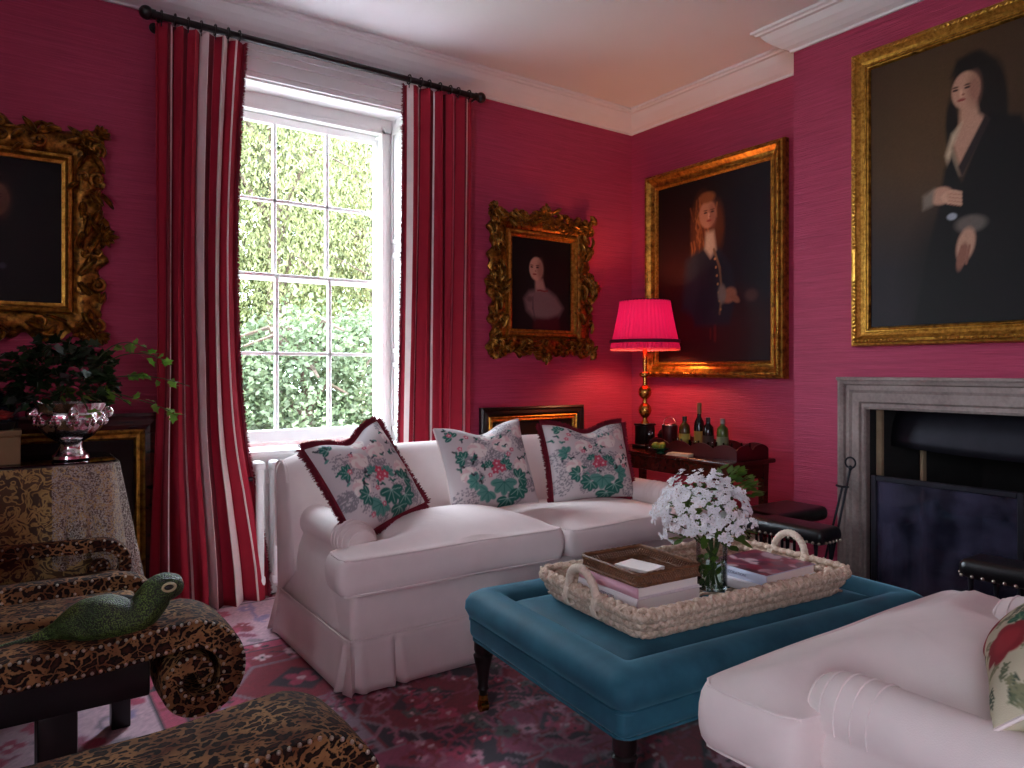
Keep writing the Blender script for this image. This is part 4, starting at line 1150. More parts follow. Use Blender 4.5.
# glass vase and blossom
VX, VY, VZ = tl(0.06, -0.02, 0.0)
t = thing('glass_vase', 'clear cylindrical glass vase holding white blossom between the book stacks', 'vase', (VX, VY, VZ))
b = MB(); b.lathe([(0.0, 0.0), (0.052, 0.0), (0.055, 0.004), (0.055, 0.165), (0.0565, 0.168)], 32); b.f.pop(); b.m.pop(); b.build('glass_wall', M['crystal'], t)
b = MB(); b.lathe([(0, 0.0105), (0.0505, 0.0105), (0.0505, 0.10), (0, 0.10)], 32); b.build('water', thin_glass('vase_water', (0.86, 0.93, 0.86), refl=0.8), t)
def bouquet():
    t = thing('blossom_bouquet', 'dome of white lilac-like blossom with green leaves in the glass vase', 'flowers', (VX, VY, VZ+0.0115)); t.scale = (1.0, 1.0, 1.0)
    rd = random.Random(12); cz = 0.26
    b = MB()
    for k in range(16):
        a = rd.uniform(0, 6.28); r = rd.uniform(.01, .042); a2 = a+rd.uniform(-.6, .6); R = rd.uniform(.03, .12)
        b.tube([(-r*math.cos(a), -r*math.sin(a), 0.002), (r*.5*math.cos(a2), r*.5*math.sin(a2), 0.12), (-.03+R*math.cos(a2), R*math.sin(a2), 0.24)], 0.003, 5)
    b.build('stems', M['stem'], t)
    for k in range(86):                                     # blossom heads over a dome
        g = (k+0.5)/86; ph = math.acos(1-1.45*g); th = k*2.39996
        wob = rd.uniform(0.80, 1.16)
        c = Vector((-.05+0.142*wob*math.sin(ph)*math.cos(th), 0.142*wob*math.sin(ph)*math.sin(th), cz+0.125*wob*math.cos(ph)))
        if math.sin(th-0.2+0.7) > 0.93 and ph > 0.6: continue
        out = (c-Vector((0, 0, cz-0.04))).normalized(); b = MB()
        for q in range(13):
            d = (out+Vector((rd.gauss(0, .7), rd.gauss(0, .7), rd.gauss(0, .7)))).normalized(); p = c+d*0.025*rd.uniform(.5, 1.25)
            nrm = (d*0.5+out+Vector((rd.gauss(0, .25),)*3)).normalized(); u_ = nrm.orthogonal().normalized(); v_ = nrm.cross(u_)
            r_ = rd.uniform(.0085, .0125); a0 = rd.uniform(0, 6)
            for m_ in range(5):
                a = a0+2*PI*m_/5; da = u_*math.cos(a)+v_*math.sin(a); db = u_*-math.sin(a)+v_*math.cos(a)
                b.mi = 0; b.poly([p, p+da*r_*.55+db*r_*.42+nrm*.002, p+da*r_+nrm*.004, p+da*r_*.55-db*r_*.42+nrm*.002])
            b.mi = 1; b.poly([p+nrm*.0015+u_*.0016, p+nrm*.0015+v_*.0016, p+nrm*.0015-u_*.0016, p+nrm*.0015-v_*.0016])
        b.build('blossom_head', [M['petal'], M['pistil']], t, smooth=False)
    b = MB()
    def lf(p, d, L, w_):
        d = Vector(d).normalized(); s_ = d.cross(Vector((0, 0, 1))+Vector((rd.gauss(0, .3), rd.gauss(0, .3), 0))).normalized()*w_; n_ = s_.cross(d).normalized()
        p = Vector(p); m1 = p+d*L*.35; m2 = p+d*L*.7
        b.poly([p, m1+s_+n_*.1*w_, m1]); b.poly([p, m1, m1-s_+n_*.1*w_])
        b.poly([m1, m1+s_+n_*.1*w_, m2+s_*.75, m2]); b.poly([m1, m2, m2-s_*.75, m1-s_+n_*.1*w_])
        b.poly([m2, m2+s_*.75, p+d*L]); b.poly([m2, p+d*L, m2-s_*.75])
    for k in range(70):
        th = rd.uniform(0, 6.28); z_ = rd.uniform(-.10, .03); r_ = rd.uniform(.05, .12)
        lf((r_*math.cos(th), r_*math.sin(th), cz+z_), (math.cos(th), math.sin(th), rd.uniform(-.6, .4)), rd.uniform(.04, .075), rd.uniform(.012, .02))
    for k in range(110):                                    # foliage inside the dome
        th = rd.uniform(0, 6.28); ph = rd.uniform(0, 1.7); r_ = rd.uniform(.05, .10)
        lf((-.05+r_*math.sin(ph)*math.cos(th), r_*math.sin(ph)*math.sin(th), cz+r_*math.cos(ph)), (math.cos(th), math.sin(th), rd.uniform(-.3, .8)), rd.uniform(.03, .05), .016)
    for k in range(60):                                     # leafy sprig to the fireplace side of the dome
        th = rd.gauss(-0.62, .35); ph = rd.uniform(.35, 1.25); r_ = rd.uniform(.12, .17)
        p = (r_*math.sin(ph)*math.cos(th)+.0, r_*math.sin(ph)*math.sin(th), cz+.015+r_*math.cos(ph))
        lf(p, (math.cos(th)+rd.gauss(0, .5), math.sin(th)+rd.gauss(0, .5), rd.uniform(-.2, .9)), rd.uniform(.035, .06), rd.uniform(.010, .016))
    for k in range(26):
        th = rd.uniform(0, 6.28); r_ = rd.uniform(.0, .032); lf((r_*math.cos(th), r_*math.sin(th), rd.uniform(.02, .12)), (math.cos(th)*.4, math.sin(th)*.4, rd.uniform(-.8, .9)), rd.uniform(.025, .045), .012)
    b.build('leaves', M['leafb'], t, smooth=False)
bouquet()

# ------------------------------------------------------------------ curtains
def curtain(name, label, xt, xb, side, pool, seed, lead):
    """xt, xb: (left, right) X at the pole and at the floor; lead: +1 if the fringed leading edge is on the right"""
    t = thing(name, label, 'curtain', ((xt[0]+xt[1])/2, WY-0.12, 0), 0, 'striped curtains at the window')
    ox, oy = (xt[0]+xt[1])/2, WY-0.12; rd = random.Random(seed)
    # stripe widths across the cloth (material index, weight)
    pat = []
    base = [(0, 5), (2, 1), (0, 2), (1, 2), (2, 1), (0, 4), (3, 1), (0, 2), (1, 1), (0, 3)] if side == 'r' else [(0, 5), (2, 3), (0, 3), (2, 2), (1, 1), (2, 3), (0, 2)]
    if side == 'l':
        seq = [(0, 8), (2, 3), (1, 1), (2, 3), (0, 6), (2, 3), (1, 1), (0, 7), (2, 2), (1, 5), (2, 4), (3, 1), (0, 5), (1, 5), (0, 6), (1, 2), (0, 7)]
    else:
        seq = [(0, 3), (1, 2), (0, 4), (1, 2), (2, 2), (0, 5), (2, 3), (1, 1), (0, 5), (2, 3), (0, 4), (3, 1), (2, 2), (0, 4), (2, 2), (1, 2), (0, 4)]
    cols = []
    for m_, w_ in seq: cols += [m_]*w_*3
    nu = len(cols)+1; nz = 60; folds = 6.5 if side == 'l' else 5.5
    zt = 2.985
    ph = [rd.uniform(-.4, .4) for _ in range(20)]
    def P(u, v):                                # v: 0 top .. 1 bottom
        z = zt*(1-v)
        w_ = sm(0.55, 1.0, v)
        bow = math.sin(PI*min(1, v*1.25))*0.035
        if side == 'l':
            l = xt[0]+(xb[0]-xt[0])*w_; r = xt[1]-bow*1.4+(xb[1]-xt[1])*w_**2
        else:
            l = xt[0]+(xb[0]-xt[0])*sm(0.0, 1.0, v); r = xt[1]+(xb[1]-xt[1])*sm(0.0, 1.0, v)
        q = u*folds*2*PI+0.5*math.sin(u*9+seed)
        am = 0.036+0.012*v+0.03*pool*sm(0.7, 1, v)
        am *= 0.7+0.3*math.sin(u*23+seed)
        x = l+(r-l)*(u+0.020*math.sin(2*q+v*1.5)*0.6)+0.012*math.sin(3*v+u*12)*v
        y = am*math.sin(q+0.7*v*math.sin(u*7+seed))
        y -= pool*(0.10*sm(0.62, 1.0, v)**2*(0.5+0.5*math.sin(u*PI)))
        if v > 0.97: y -= pool*0.05*(v-0.97)/0.03
        return (x-ox, y, max(z, 0.004)+RZ*1.05)
    b = MB()
    i0 = 0
    for a in range(nu):
        for k in range(nz):
            b.v.append(P(a/(nu-1), k/(nz-1)))
    for a in range(nu-1):
        b.mi = cols[a]
        for k in range(nz-1):
            b.f.append((a*nz+k, a*nz+k+1, (a+1)*nz+k+1, (a+1)*nz+k)); b.m.append(cols[a])
    o = b.build('curtain_cloth', [M['cred'], M['ccream'], M['cdark'], M['cpink']], t, angle=180); mod(o, 'SOLIDIFY', thickness=0.004, offset=0)
    u = 1.0 if lead > 0 else 0.0; b = MB()
    pts = [Vector(P(u, k/240)) for k in range(241)]
    b.tube([p for p in pts[::4]], 0.007, 6)
    for p in pts:
        for q in range(9):
            d = Vector((lead*rd.uniform(.4, 1), rd.uniform(-.9, .3), rd.uniform(-.5, .35))).normalized()*rd.uniform(.016, .026); pp = p+Vector((0, 0, rd.uniform(-.006, .006)))
            b.poly([pp+Vector((0, 0, .003)), pp-Vector((0, 0, .003)), pp+d])
    b.build('fringe', M['fringe'], t, smooth=False)
    for k in range(7):
        uu = (k+0.5)/7; p = Vector(P(uu, 0)); c = Vector((p.x, 0, 3.03)); b = MB()
        b.tube([c+Vector((0, 0.027*math.sin(a), 0.027*math.cos(a))) for a in [2*PI*j/18 for j in range(18)]], 0.0045, 6, closed=True)
        b.tube([c+Vector((0, 0, -0.027)), c+Vector((0, 0, -0.05))], 0.003, 5); b.build('ring', M['ebony'], t)
curtain('curtain', 'crimson and cream striped curtain pooling on the rug, fringed edge towards the panes', (0.62, 1.06), (0.58, 1.17), 'l', 0.30, 3, 1)
curtain('curtain', 'crimson and cream striped curtain hanging behind the sofa beside the small carved-frame portrait', (2.00, 2.49), (1.96, 2.46), 'r', 0.15, 8, -1)
t = thing('curtain_pole', 'dark wooden curtain pole with ball finials above the window', 'curtain pole', (WC, WY-0.12, 3.03))
b = MB(); b.tube([(-0.88, 0, 0), (1.02, 0, 0)], 0.018, 16); b.build('pole', M['ebony'], t)
for x in (-0.905, 1.045):
    b = MB(); s_ = 1 if x > 0 else -1
    b.ell((x+s_*0.012, 0, 0), (0.034, 0.034, 0.034), 16, 12); b.tube([(x-s_*0.03, 0, 0), (x-s_*0.012, 0, 0)], 0.024, 14); b.build('finial', M['ebony'], t)
for x in (-0.86, 1.005):
    b = MB(); b.tube([(x, 0.0, -0.022), (x, 0.06, -0.03), (x, 0.116, -0.02)], 0.008, 8); b.tube([(x, 0.112, -0.02), (x, 0.119, -0.02)], 0.028, 14); b.build('bracket', M['ebony'], t)

# radiator below the sill
t = thing('radiator', 'white column radiator below the window, behind the sofa and striped curtain', 'radiator', (1.63, WY-0.10, 0))
for k in range(12):
    b = MB(); x = -0.50+0.09*k
    for y in (-0.035, 0.035): b.box(x-0.022, x+0.022, y-0.018, y+0.018, 0.10, 0.74, 0.016, 3)
    b.box(x-0.03, x+0.03, -0.055, 0.055, 0.08, 0.14, 0.02, 3); b.box(x-0.03, x+0.03, -0.055, 0.055, 0.70, 0.755, 0.02, 3); b.build('column', M['white'], t)
for x in (-0.50, 0.49):
    for y in (-0.035, 0.035):
        b = MB(); b.lathe([(0.018, 0.0), (0.012, 0.02), (0.014, 0.09)], 10, (x, y, 0)); b.build('foot', M['white'], t)
b = MB(); b.tube([(-0.53, 0, 0.66), (-0.56, 0, 0.66)], 0.012, 10); b.tube([(-0.56, 0, 0.66), (-0.575, 0, 0.66)], 0.02, 12); b.build('valve', M['iron'], t)

# ------------------------------------------------------------------ pictures
def canvas(t, w, h, z0, fn, y=-0.02, nx=110):
    ny = int(nx*h/w); u = np.linspace(0, 1, nx); v = np.linspace(0, 1, ny); X, Y = np.meshgrid(u, v, indexing='ij')
    P = fn(X, Y); P.grain(0.05, 2)
    b = MB(); b.grid(lambda a, c: (-w/2+w*a, y, z0+h*c), nx, ny)
    C_ = list(P.c.reshape(-1, 3)); b.quad((-w/2, y+0.012, z0), (w/2, y+0.012, z0), (w/2, y+0.012, z0+h), (-w/2, y+0.012, z0+h)); C_ += [S(30, 22, 16)]*4
    return b.build('canvas', M['paint'], t, smooth=False, colors=np.array(C_))
def mitred(b, W, H, prof, z0=0.0):
    R = []
    for o_, d in prof: R.append([(-W/2+o_, -d, z0+o_), (W/2-o_, -d, z0+o_), (W/2-o_, -d, z0+H-o_), (-W/2+o_, -d, z0+H-o_)])
    for k in range(len(R)-1):
        for j in range(4): b.quad(R[k][j], R[k][(j+1) % 4], R[k+1][(j+1) % 4], R[k+1][j])
def gilt_frame(t, W, H, fw, mats=('gold', 'goldfine'), deep=0.07):
    b = MB()
    mitred(b, W, H, [(0, 0.0), (0, deep*.55), (fw*.06, deep*.75), (fw*.16, deep*.8), (fw*.22, deep*.98), (fw*.34, deep), (fw*.42, deep*.86), (fw*.55, deep*.66), (fw*.70, deep*.56), (fw*.74, deep*.62), (fw*.80, deep*.62), (fw*.82, deep*.5)])
    rd = random.Random(int(W*1000))
    def along(o_, step, fn):
        for (ax, az, bx_, bz, tang) in ((-W/2+o_, o_, W/2-o_, o_, 0), (W/2-o_, o_, W/2-o_, H-o_, 1), (W/2-o_, H-o_, -W/2+o_, H-o_, 0), (-W/2+o_, H-o_, -W/2+o_, o_, 1)):
            L = math.hypot(bx_-ax, bz-az); n = int(L/step)
            for k in range(n): q = (k+.5)/n; fn(ax+(bx_-ax)*q, az+(bz-az)*q, tang, q)
    def bead(x, z, tg, q):
        M_ = Matrix.Rotation(0.7 if rd.random() < .5 else -.7, 3, 'Y')
        if abs(q-.5) < .17 or q < .22 or q > .78: b.ell((x, -deep*.93, z), (.016, .010, .007), 6, 4, M_)
    along(fw*.28, 0.020, bead)
    b.build('gilt_frame', M[mats[0]], t, angle=35)
    b = MB(); mitred(b, W, H, [(fw*.80, deep*.5), (fw*.86, deep*.6), (fw*.92, deep*.55), (fw, deep*.3), (fw, 0.0)]); b.build('inner_moulding', M[mats[1]], t, angle=35)
def spiral(b, cx, cz, r, a0, turns, rad, y, sg=1, n=16, tail=None):
    pts = []; R = []
    if tail is not None: pts.append((tail[0], y+rad*.5, tail[1])); R.append(rad*.25)
    for k in range(n):
        q = k/(n-1); rr = r*(1-.78*q); a = a0+sg*turns*2*PI*q
        pts.append((cx+rr*math.cos(a), y-0.014*q, cz+rr*math.sin(a))); R.append(rad*(1.0-.35*q))
    b.tube(pts, R, 6); b.ell((cx, y-0.018, cz), rad*1.05, 6, 5)
def acanthus(b, x, z, a, L, w, y, curl=0.02):
    n = 7; rs = []
    dx, dz = math.cos(a), math.sin(a)
    for k in range(n):
        q = k/(n-1); ww = w*math.sin(PI*min(.98, q*.85+.12))**.7
        px, pz = x+dx*L*q, z+dz*L*q; yy = y-curl*math.sin(PI*q*.9)-0.004
        rs.append([(px-dz*ww, yy+.006, pz+dx*ww), (px-dz*ww*.5, yy-.008, pz+dx*ww*.5), (px, yy-.002, pz), (px+dz*ww*.5, yy-.008, pz-dx*ww*.5), (px+dz*ww, yy+.006, pz-dx*ww), (px, yy+.012, pz)])
    b.rings(rs)
def carved_frame(t, W, H, fw, seed):
    """rococo frame: pierced scrolls and leaves round a gilt sight moulding"""
    rd = random.Random(seed); b = MB()
    N = 200; ring = []
    for (o_, d, amp) in ((0.02, 0.0, 1), (0.02, .02, 1), (fw*.25, .04, .6), (fw*.5, .05, .2), (fw*.72, .035, 0), (fw*.78, .02, 0)):
        L = []
        for k in range(N):
            q = k/N*4; s_ = int(q); f = q-s_
            w2, h2 = W/2-o_, H/2-o_
            x, z = [(-w2+2*w2*f, -h2), (w2, -h2+2*h2*f), (w2-2*w2*f, h2), (-w2, h2-2*h2*f)][s_]
            wv = amp*(0.016*math.sin(k*.62+seed)+.014*math.sin(k*1.37+1)+.022*math.exp(-((f-.5)/.10)**2)+0.012*math.exp(-(min(f, 1-f)/.06)**2))
            n_ = Vector((x/w2, z/h2)); nx = (0, 1, 0, -1)[s_]; nz = (-1, 0, 1, 0)[s_]
            L.append((x+nx*wv, -d-0.012*amp*math.sin(k*1.1)*(d > .01), H/2+z+nz*wv))
        ring.append(L)
    b.rings(ring, cap0=False, cap1=False)
    sides = [((-W/2, 0), (1, 0), W), ((W/2, 0), (0, 1), H), ((W/2, H), (-1, 0), W), ((-W/2, H), (0, -1), H)]
    for (ox, oz), (dx, dz), L in sides:
        nx, nz = -dz, dx                         # inwards
        n = max(4, round(L/0.17))
        for k in range(n):
            q = (k+.5)/n*L; sg = 1 if q < L/2 else -1
            for (o_, r, rad) in ((fw*.20, fw*.19, .013), (fw*.50, fw*.17, .0115)):
                qq = q+rd.uniform(-.02, .02)
                cx, cz = ox+dx*qq+nx*o_, oz+dz*qq+nz*o_
                a0 = math.atan2(dz*sg, dx*sg)+rd.uniform(-.5, .5)
                spiral(b, cx, cz, r, a0, rd.uniform(.9, 1.35), rad, -.045, rd.choice((-1, 1)), 15, (cx-dx*sg*r*2.1+nx*rd.uniform(-.02, .02), cz-dz*sg*r*2.1+nz*rd.uniform(-.02, .02)))
            for _ in range(4):
                qq = q+rd.uniform(-.08, .08); o_ = rd.uniform(.08, .66)*fw; a = math.atan2(dz*sg, dx*sg)+rd.uniform(-.9, .9)
                acanthus(b, ox+dx*qq+nx*o_, oz+dz*qq+nz*o_, a, rd.uniform(.06, .11), rd.uniform(.012, .022), -.05, rd.uniform(.012, .03))
        m = L/2                                  # centre cartouche on each side
        cx, cz = ox+dx*m+nx*fw*.10, oz+dz*m+nz*fw*.10
        for k in range(7): acanthus(b, cx, cz, math.atan2(-nz, -nx)+(k-3)*.5, .06+.015*(k == 3), .016, -.055, .02)
        for k in range(5): acanthus(b, ox+nx*.03+dx*.03, oz+nz*.03+dz*.03, math.atan2(-nz-dz, -nx-dx)+(k-2)*.5, .05, .016, -.05, .02)
    b.build('carved_frame', M['carved'], t, angle=50)
    b = MB(); mitred(b, W, H, [(fw*.74, .02), (fw*.78, .045), (fw*.86, .05), (fw*.92, .03), (fw, .025), (fw, .005)]); b.build('inner_moulding', M['goldfine'], t, angle=35)

SK, SK2, LIP = S(176, 130, 108), S(132, 84, 68), S(136, 58, 52)
def face(P, cx, cy, r, turn=-0.25, skin=SK, shade_=SK2):
    """head of half height r (in y units); x is scaled by the picture's aspect through ax"""
    ax = P.ax
    P.ell(cx, cy, r*.72*ax, r, skin, .18)
    P.ell(cx+.42*r*ax, cy-.05*r, .34*r*ax, .85*r, shade_, .9, 0, .75)
    for s in (-1, 1):
        ex = cx+(turn+s*.30)*r*ax
        P.ell(ex, cy+.12*r, .15*r*ax, .07*r, S(60, 36, 30), .5); P.ell(ex, cy+.28*r, .19*r*ax, .04*r, S(70, 42, 32), .6)
    P.ell(cx+(turn-.02)*r*ax, cy-.13*r, .09*r*ax, .24*r, S(198, 150, 124), .6); P.ell(cx+(turn+.1)*r*ax, cy-.20*r, .09*r*ax, .06*r, shade_, .6)
    P.ell(cx+turn*r*ax, cy-.48*r, .22*r*ax, .075*r, LIP, .5)
def lady(X, Y):
    P = Paint(X, Y, S(50, 34, 24)); P.ax = 1.346/1.1
    P.ell(.36, .62, .5, .45, S(84, 58, 34), 1.2, 0, .8); P.ell(.05, .1, .5, .3, S(26, 24, 34), 1.2, 0, .8); P.ell(.9, .6, .35, .6, S(46, 30, 22), 1.2, 0, .7)
    blk = S(18, 12, 14); hair = S(24, 16, 14)
    P.ell(.60, .16, .42, .34, S(24, 17, 18), .35); P.ell(.78, .32, .24, .16, S(26, 18, 19), .4)
    P.ell(.445, .835, .085, .10, hair, .25); P.ell(.52, .72, .055, .17, hair, .3); P.ell(.36, .70, .025, .10, hair, .5)
    P.poly([(.395, .77), (.455, .77), (.465, .72), (.50, .69), (.40, .52), (.36, .64), (.39, .70)], SK, .02)
    P.poly([(.36, .67), (.335, .60), (.36, .50), (.39, .52), (.36, .62), (.40, .70)], S(186, 160, 132), .02)
    P.poly([(.50, .71), (.62, .68), (.68, .56), (.66, .42), (.70, .20), (.72, .0), (.20, .0), (.25, .22), (.30, .40), (.33, .55), (.36, .60), (.40, .50)], blk, .02)
    P.poly([(.51, .69), (.40, .51), (.385, .55), (.49, .71)], S(40, 28, 28), .01)
    face(P, .415, .812, .064, -.22)
    P.poly([(.355, .87), (.40, .885), (.47, .88), (.51, .83), (.53, .88), (.47, .935), (.38, .925)], hair, .02)
    P.ell(.315, .46, .05, .032, SK, .3); P.ell(.355, .452, .04, .022, S(190, 146, 122), .3)
    for k in range(4): P.line([(.345, .468-.012*k), (.395, .458-.013*k)], .013, S(184, 138, 114), .5); P.line([(.35, .461-.012*k), (.392, .452-.013*k)], .004, SK2, .5)
    P.poly([(.24, .47), (.29, .49), (.28, .43), (.24, .42)], S(120, 104, 92), .02)
    P.ell(.435, .345, .06, .03, S(96, 84, 78), .5); P.ell(.415, .275, .035, .06, SK, .35, -.3); P.ell(.40, .235, .018, .05, SK2, .4, -.3)
    for k in range(3): P.line([(.40+.015*k, .27), (.385+.016*k, .21)], .010, SK2)
    P.ell(.36, .38, .02, .012, S(150, 150, 160), .5)
    return P
def gentleman(X, Y):
    P = Paint(X, Y, S(16, 11, 12)); P.ax = 1.317/.97
    P.ell(.25, .45, .4, .35, S(44, 14, 16), 1.2, 0, .8); P.ell(.85, .5, .35, .5, S(18, 16, 28), 1.2, 0, .8); P.ell(.5, .16, .45, .2, S(54, 12, 14), .9, 0, .9)
    wig = S(128, 76, 40); wig2 = S(84, 44, 24)
    P.ell(.43, .74, .10, .17, wig2, .5); P.ell(.40, .62, .075, .17, wig2, .5); P.ell(.56, .72, .06, .13, wig2, .6)
    rd = random.Random(3)
    for _ in range(70):
        x, y = rd.gauss(.41, .045), rd.uniform(.5, .9); P.line([(x, y), (x+rd.uniform(-.02, .02), y-.04), (x+rd.uniform(-.01, .03), y-.07)], .012, rd.choice((wig, wig2, S(150, 96, 54))), .7, .7)
    P.poly([(.33, .58), (.45, .62), (.58, .60), (.68, .50), (.72, .34), (.66, .20), (.36, .20), (.30, .36)], S(26, 32, 44), .03)
    P.poly([(.28, .56), (.38, .60), (.40, .40), (.34, .26), (.24, .30)], S(34, 40, 52), .05)
    face(P, .475, .795, .075, .12, S(176, 124, 96)); P.ell(.47, .885, .07, .03, wig, .5)
    P.poly([(.46, .70), (.53, .70), (.55, .60), (.50, .56), (.45, .61)], S(176, 158, 136), .03)
    P.line([(.53, .60), (.58, .50), (.60, .36), (.58, .26)], .018, S(112, 90, 66)); 
    for k in range(7): P.ell(.54+.008*k, .55-.045*k, .009, .007, S(170, 130, 80), .4)
    P.ell(.66, .35, .06, .04, S(150, 98, 74), .4, .2); P.ell(.60, .36, .035, .05, S(120, 110, 100), .5); P.ell(.71, .33, .04, .018, S(140, 90, 66), .5, -.4)
    P.ell(.84, .34, .05, .03, S(80, 54, 50), .7)
    P.line([(.54, .19), (.54, .12)], .02, S(120, 30, 26), .8, .6); P.line([(.50, .18), (.50, .13)], .012, S(110, 26, 22), .8, .6)
    return P
def young_lady(X, Y):
    P = Paint(X, Y, S(10, 8, 9)); P.ax = .66/.535
    P.ell(.5, .42, .4, .3, S(24, 16, 16), 1.2, 0, .8)
    P.ell(.44, .68, .13, .17, S(26, 16, 12), .4); P.ell(.53, .62, .05, .16, S(26, 16, 12), .5)
    P.poly([(.40, .58), (.52, .56), (.58, .42), (.40, .40)], S(168, 124, 112), .04)
    P.poly([(.22, .34), (.30, .42), (.42, .44), (.60, .45), (.74, .38), (.86, .26), (.78, .16), (.62, .10), (.40, .12), (.26, .22)], S(120, 92, 92), .07)
    P.poly([(.36, .0), (.38, .14), (.60, .14), (.78, .18), (.80, .0)], S(62, 14, 20), .06)
    face(P, .415, .67, .125, -.18, S(190, 142, 120), S(140, 92, 78))
    for k in range(8): P.ell(.44+.022*k, .437+.004*math.sin(k), .012, .01, S(120, 34, 34), .4)
    P.line([(.36, .36), (.36, .24), (.40, .12)], .02, S(70, 50, 54), .8, .7); P.ell(.31, .34, .05, .03, S(96, 70, 70), .8)
    return P
def dark_sitter(X, Y):
    P = Paint(X, Y, S(14, 11, 10)); P.ax = 1.0
    P.ell(.56, .36, .3, .35, S(20, 15, 14), .6); P.ell(.60, .70, .13, .17, S(30, 20, 14), .4); face(P, .61, .70, .12, -.1, S(126, 84, 62), S(84, 52, 40)); P.ell(.66, .25, .02, .02, S(60, 60, 70), .5)
    P.ell(.58, .85, .12, .05, S(26, 18, 14), .5); return P
def dark_land(X, Y):
    P = Paint(X, Y, S(22, 14, 12)); P.ax = 1; P.ell(.5, .6, .5, .3, S(44, 26, 20), 1.2, 0, .8); P.ell(.4, .3, .2, .15, S(52, 30, 22), .9, 0, .6); return P

t = thing('portrait_painting', 'large gilt-framed portrait of a dark-haired woman in black above the fireplace', 'painting', (CX-0.004, 1.48, 1.375), -PI/2)
gilt_frame(t, 1.30, 1.545, 0.10, ('goldfine', 'gold'), 0.06); canvas(t, 1.11, 1.36, 0.0925, lady, nx=230)
t = thing('portrait_painting', 'gilt-framed portrait of a long-wigged gentleman above the drinks table', 'painting', (RX-0.004, 3.325, 1.195), -PI/2)
gilt_frame(t, 1.20, 1.51, 0.115, ('gold', 'goldfine'), 0.075); canvas(t, .985, 1.30, .105, gentleman, nx=200)
t = thing('portrait_painting', 'small portrait of a pale-collared young woman in carved gilt frame beside the lamp', 'painting', (3.13, WY-0.004, 1.34), 0)
carved_frame(t, .92, 1.03, .195, 5); canvas(t, .545, .655, .1875, young_lady, -.012, 150)
t = thing('portrait_painting', 'nearly black portrait in a carved gilt frame above the cloth-covered table', 'painting', (-0.12, WY-0.004, 1.385), 0)
carved_frame(t, 1.06, 1.04, .185, 9); canvas(t, .705, .685, .1775, dark_sitter, -.012)
def plain_frame(t, W, H, fw, outer, inner, deep=.04):
    b = MB(); mitred(b, W, H, [(0, 0), (0, deep*.8), (fw*.12, deep), (fw*.25, deep*.8), (fw*.45, deep*.95), (fw*.62, deep*.7)]); b.build('outer_frame', M[outer], t, angle=35)
    b = MB(); mitred(b, W, H, [(fw*.62, deep*.7), (fw*.7, deep*.85), (fw*.8, deep*.6), (fw*.92, deep*.7), (fw, deep*.4), (fw, 0)]); b.build('inner_moulding', M[inner], t, angle=35)
t = thing('framed_picture', 'black-framed dark picture with gold inner border low behind the sofa', 'painting', (3.06, WY-0.004, 0.42), 0)
plain_frame(t, .90, .575, .10, 'ebony', 'goldfine'); canvas(t, .72, .40, .0875, dark_land, -.01, 60)
t = thing('framed_picture', 'reddish framed picture with gold slip standing on the floor behind the clothed table', 'painting', (0.20, WY-0.075, 0.004), 0)
t.rotation_euler = (math.radians(-1.8), 0, 0)
plain_frame(t, .92, 1.03, .13, 'mahog', 'gold'); canvas(t, .68, .79, .12, dark_land, -.01, 60)

# ------------------------------------------------------------------ drinks table, lamp
DX0, DX1, DY0, DY1, DZ = 3.50, 3.94, 2.755, 3.92, 0.70
t = thing('side_table', 'dark mahogany side table behind the sofa end holding lamp and drinks tray', 'table', ((DX0+DX1)/2, (DY0+DY1)/2, 0))
hx, hy = (DX1-DX0)/2, (DY1-DY0)/2
b = MB(); b.box(-hx, hx, -hy, hy, DZ-.028, DZ, .010, 3); b.build('tabletop', M['mahog'], t)
b = MB(); b.box(-hx+.03, hx-.03, -hy+.04, hy-.04, DZ-.12, DZ-.028, .004, 1); b.build('apron', M['mahog'], t)
for sx in (-1, 1):
    for sy in (-1, 1):
        b = MB(); c = (sx*(hx-.05), sy*(hy-.06), 0); b.rings([[(c[0]+r*dx, c[1]+r*dy, z) for dx, dy in ((-1, -1), (1, -1), (1, 1), (-1, 1))] for r, z in ((.013, 0), (.022, DZ-.13), (.025, DZ-.03))]); b.build('leg', M['mahog'], t, smooth=False)
LPX, LPY = 3.69, 3.64
t = thing('table_lamp', 'brass table lamp with glowing pleated pink shade on the mahogany side table', 'lamp', (LPX, LPY, DZ))
b = MB(); b.box(-.065, .065, -.065, .065, 0, .03, .004, 1); b.box(-.05, .05, -.05, .05, .03, .16, .006, 2); b.box(-.055, .055, -.055, .055, .16, .175, .004, 1); b.build('plinth', M['ebony'], t)
b = MB(); b.lathe([(0, .175), (.03, .175), (.024, .19), (.017, .20), (.017, .215), (.026, .222), (.042, .245), (.047, .268), (.042, .292), (.026, .312), (.017, .32), (.017, .345), (.026, .352), (.042, .372), (.047, .394), (.042, .418), (.026, .436), (.017, .444), (.0165, .495), (.036, .505), (.040, .517), (.036, .53), (.0165, .54), (.0165, .68), (.012, .70), (.008, .72), (.008, .98)], 28); b.build('stem', M['brass'], t)
def shadef(u, v):
    a = 2*PI*u; r = (.175+.065*v**1.15)*(1+.018*math.cos(46*a)*(.5+.5*v)); return (r*math.cos(a), r*math.sin(a), 1.035-.335*v)
b = MB(); b.grid(shadef, 504, 12, wu=True); sh_ = b.build('lamp_shade', M['shade'], t, angle=180)
b = MB()
for r, z in ((.2425, .745), (.2415, .755)): b.tube([(r*math.cos(a), r*math.sin(a), z) for a in [2*PI*k/60 for k in range(60)]], .0065, 6, closed=True)
b.build('trim_band', M['shadetrim'], sh_)
b = MB(); rd = random.Random(2)
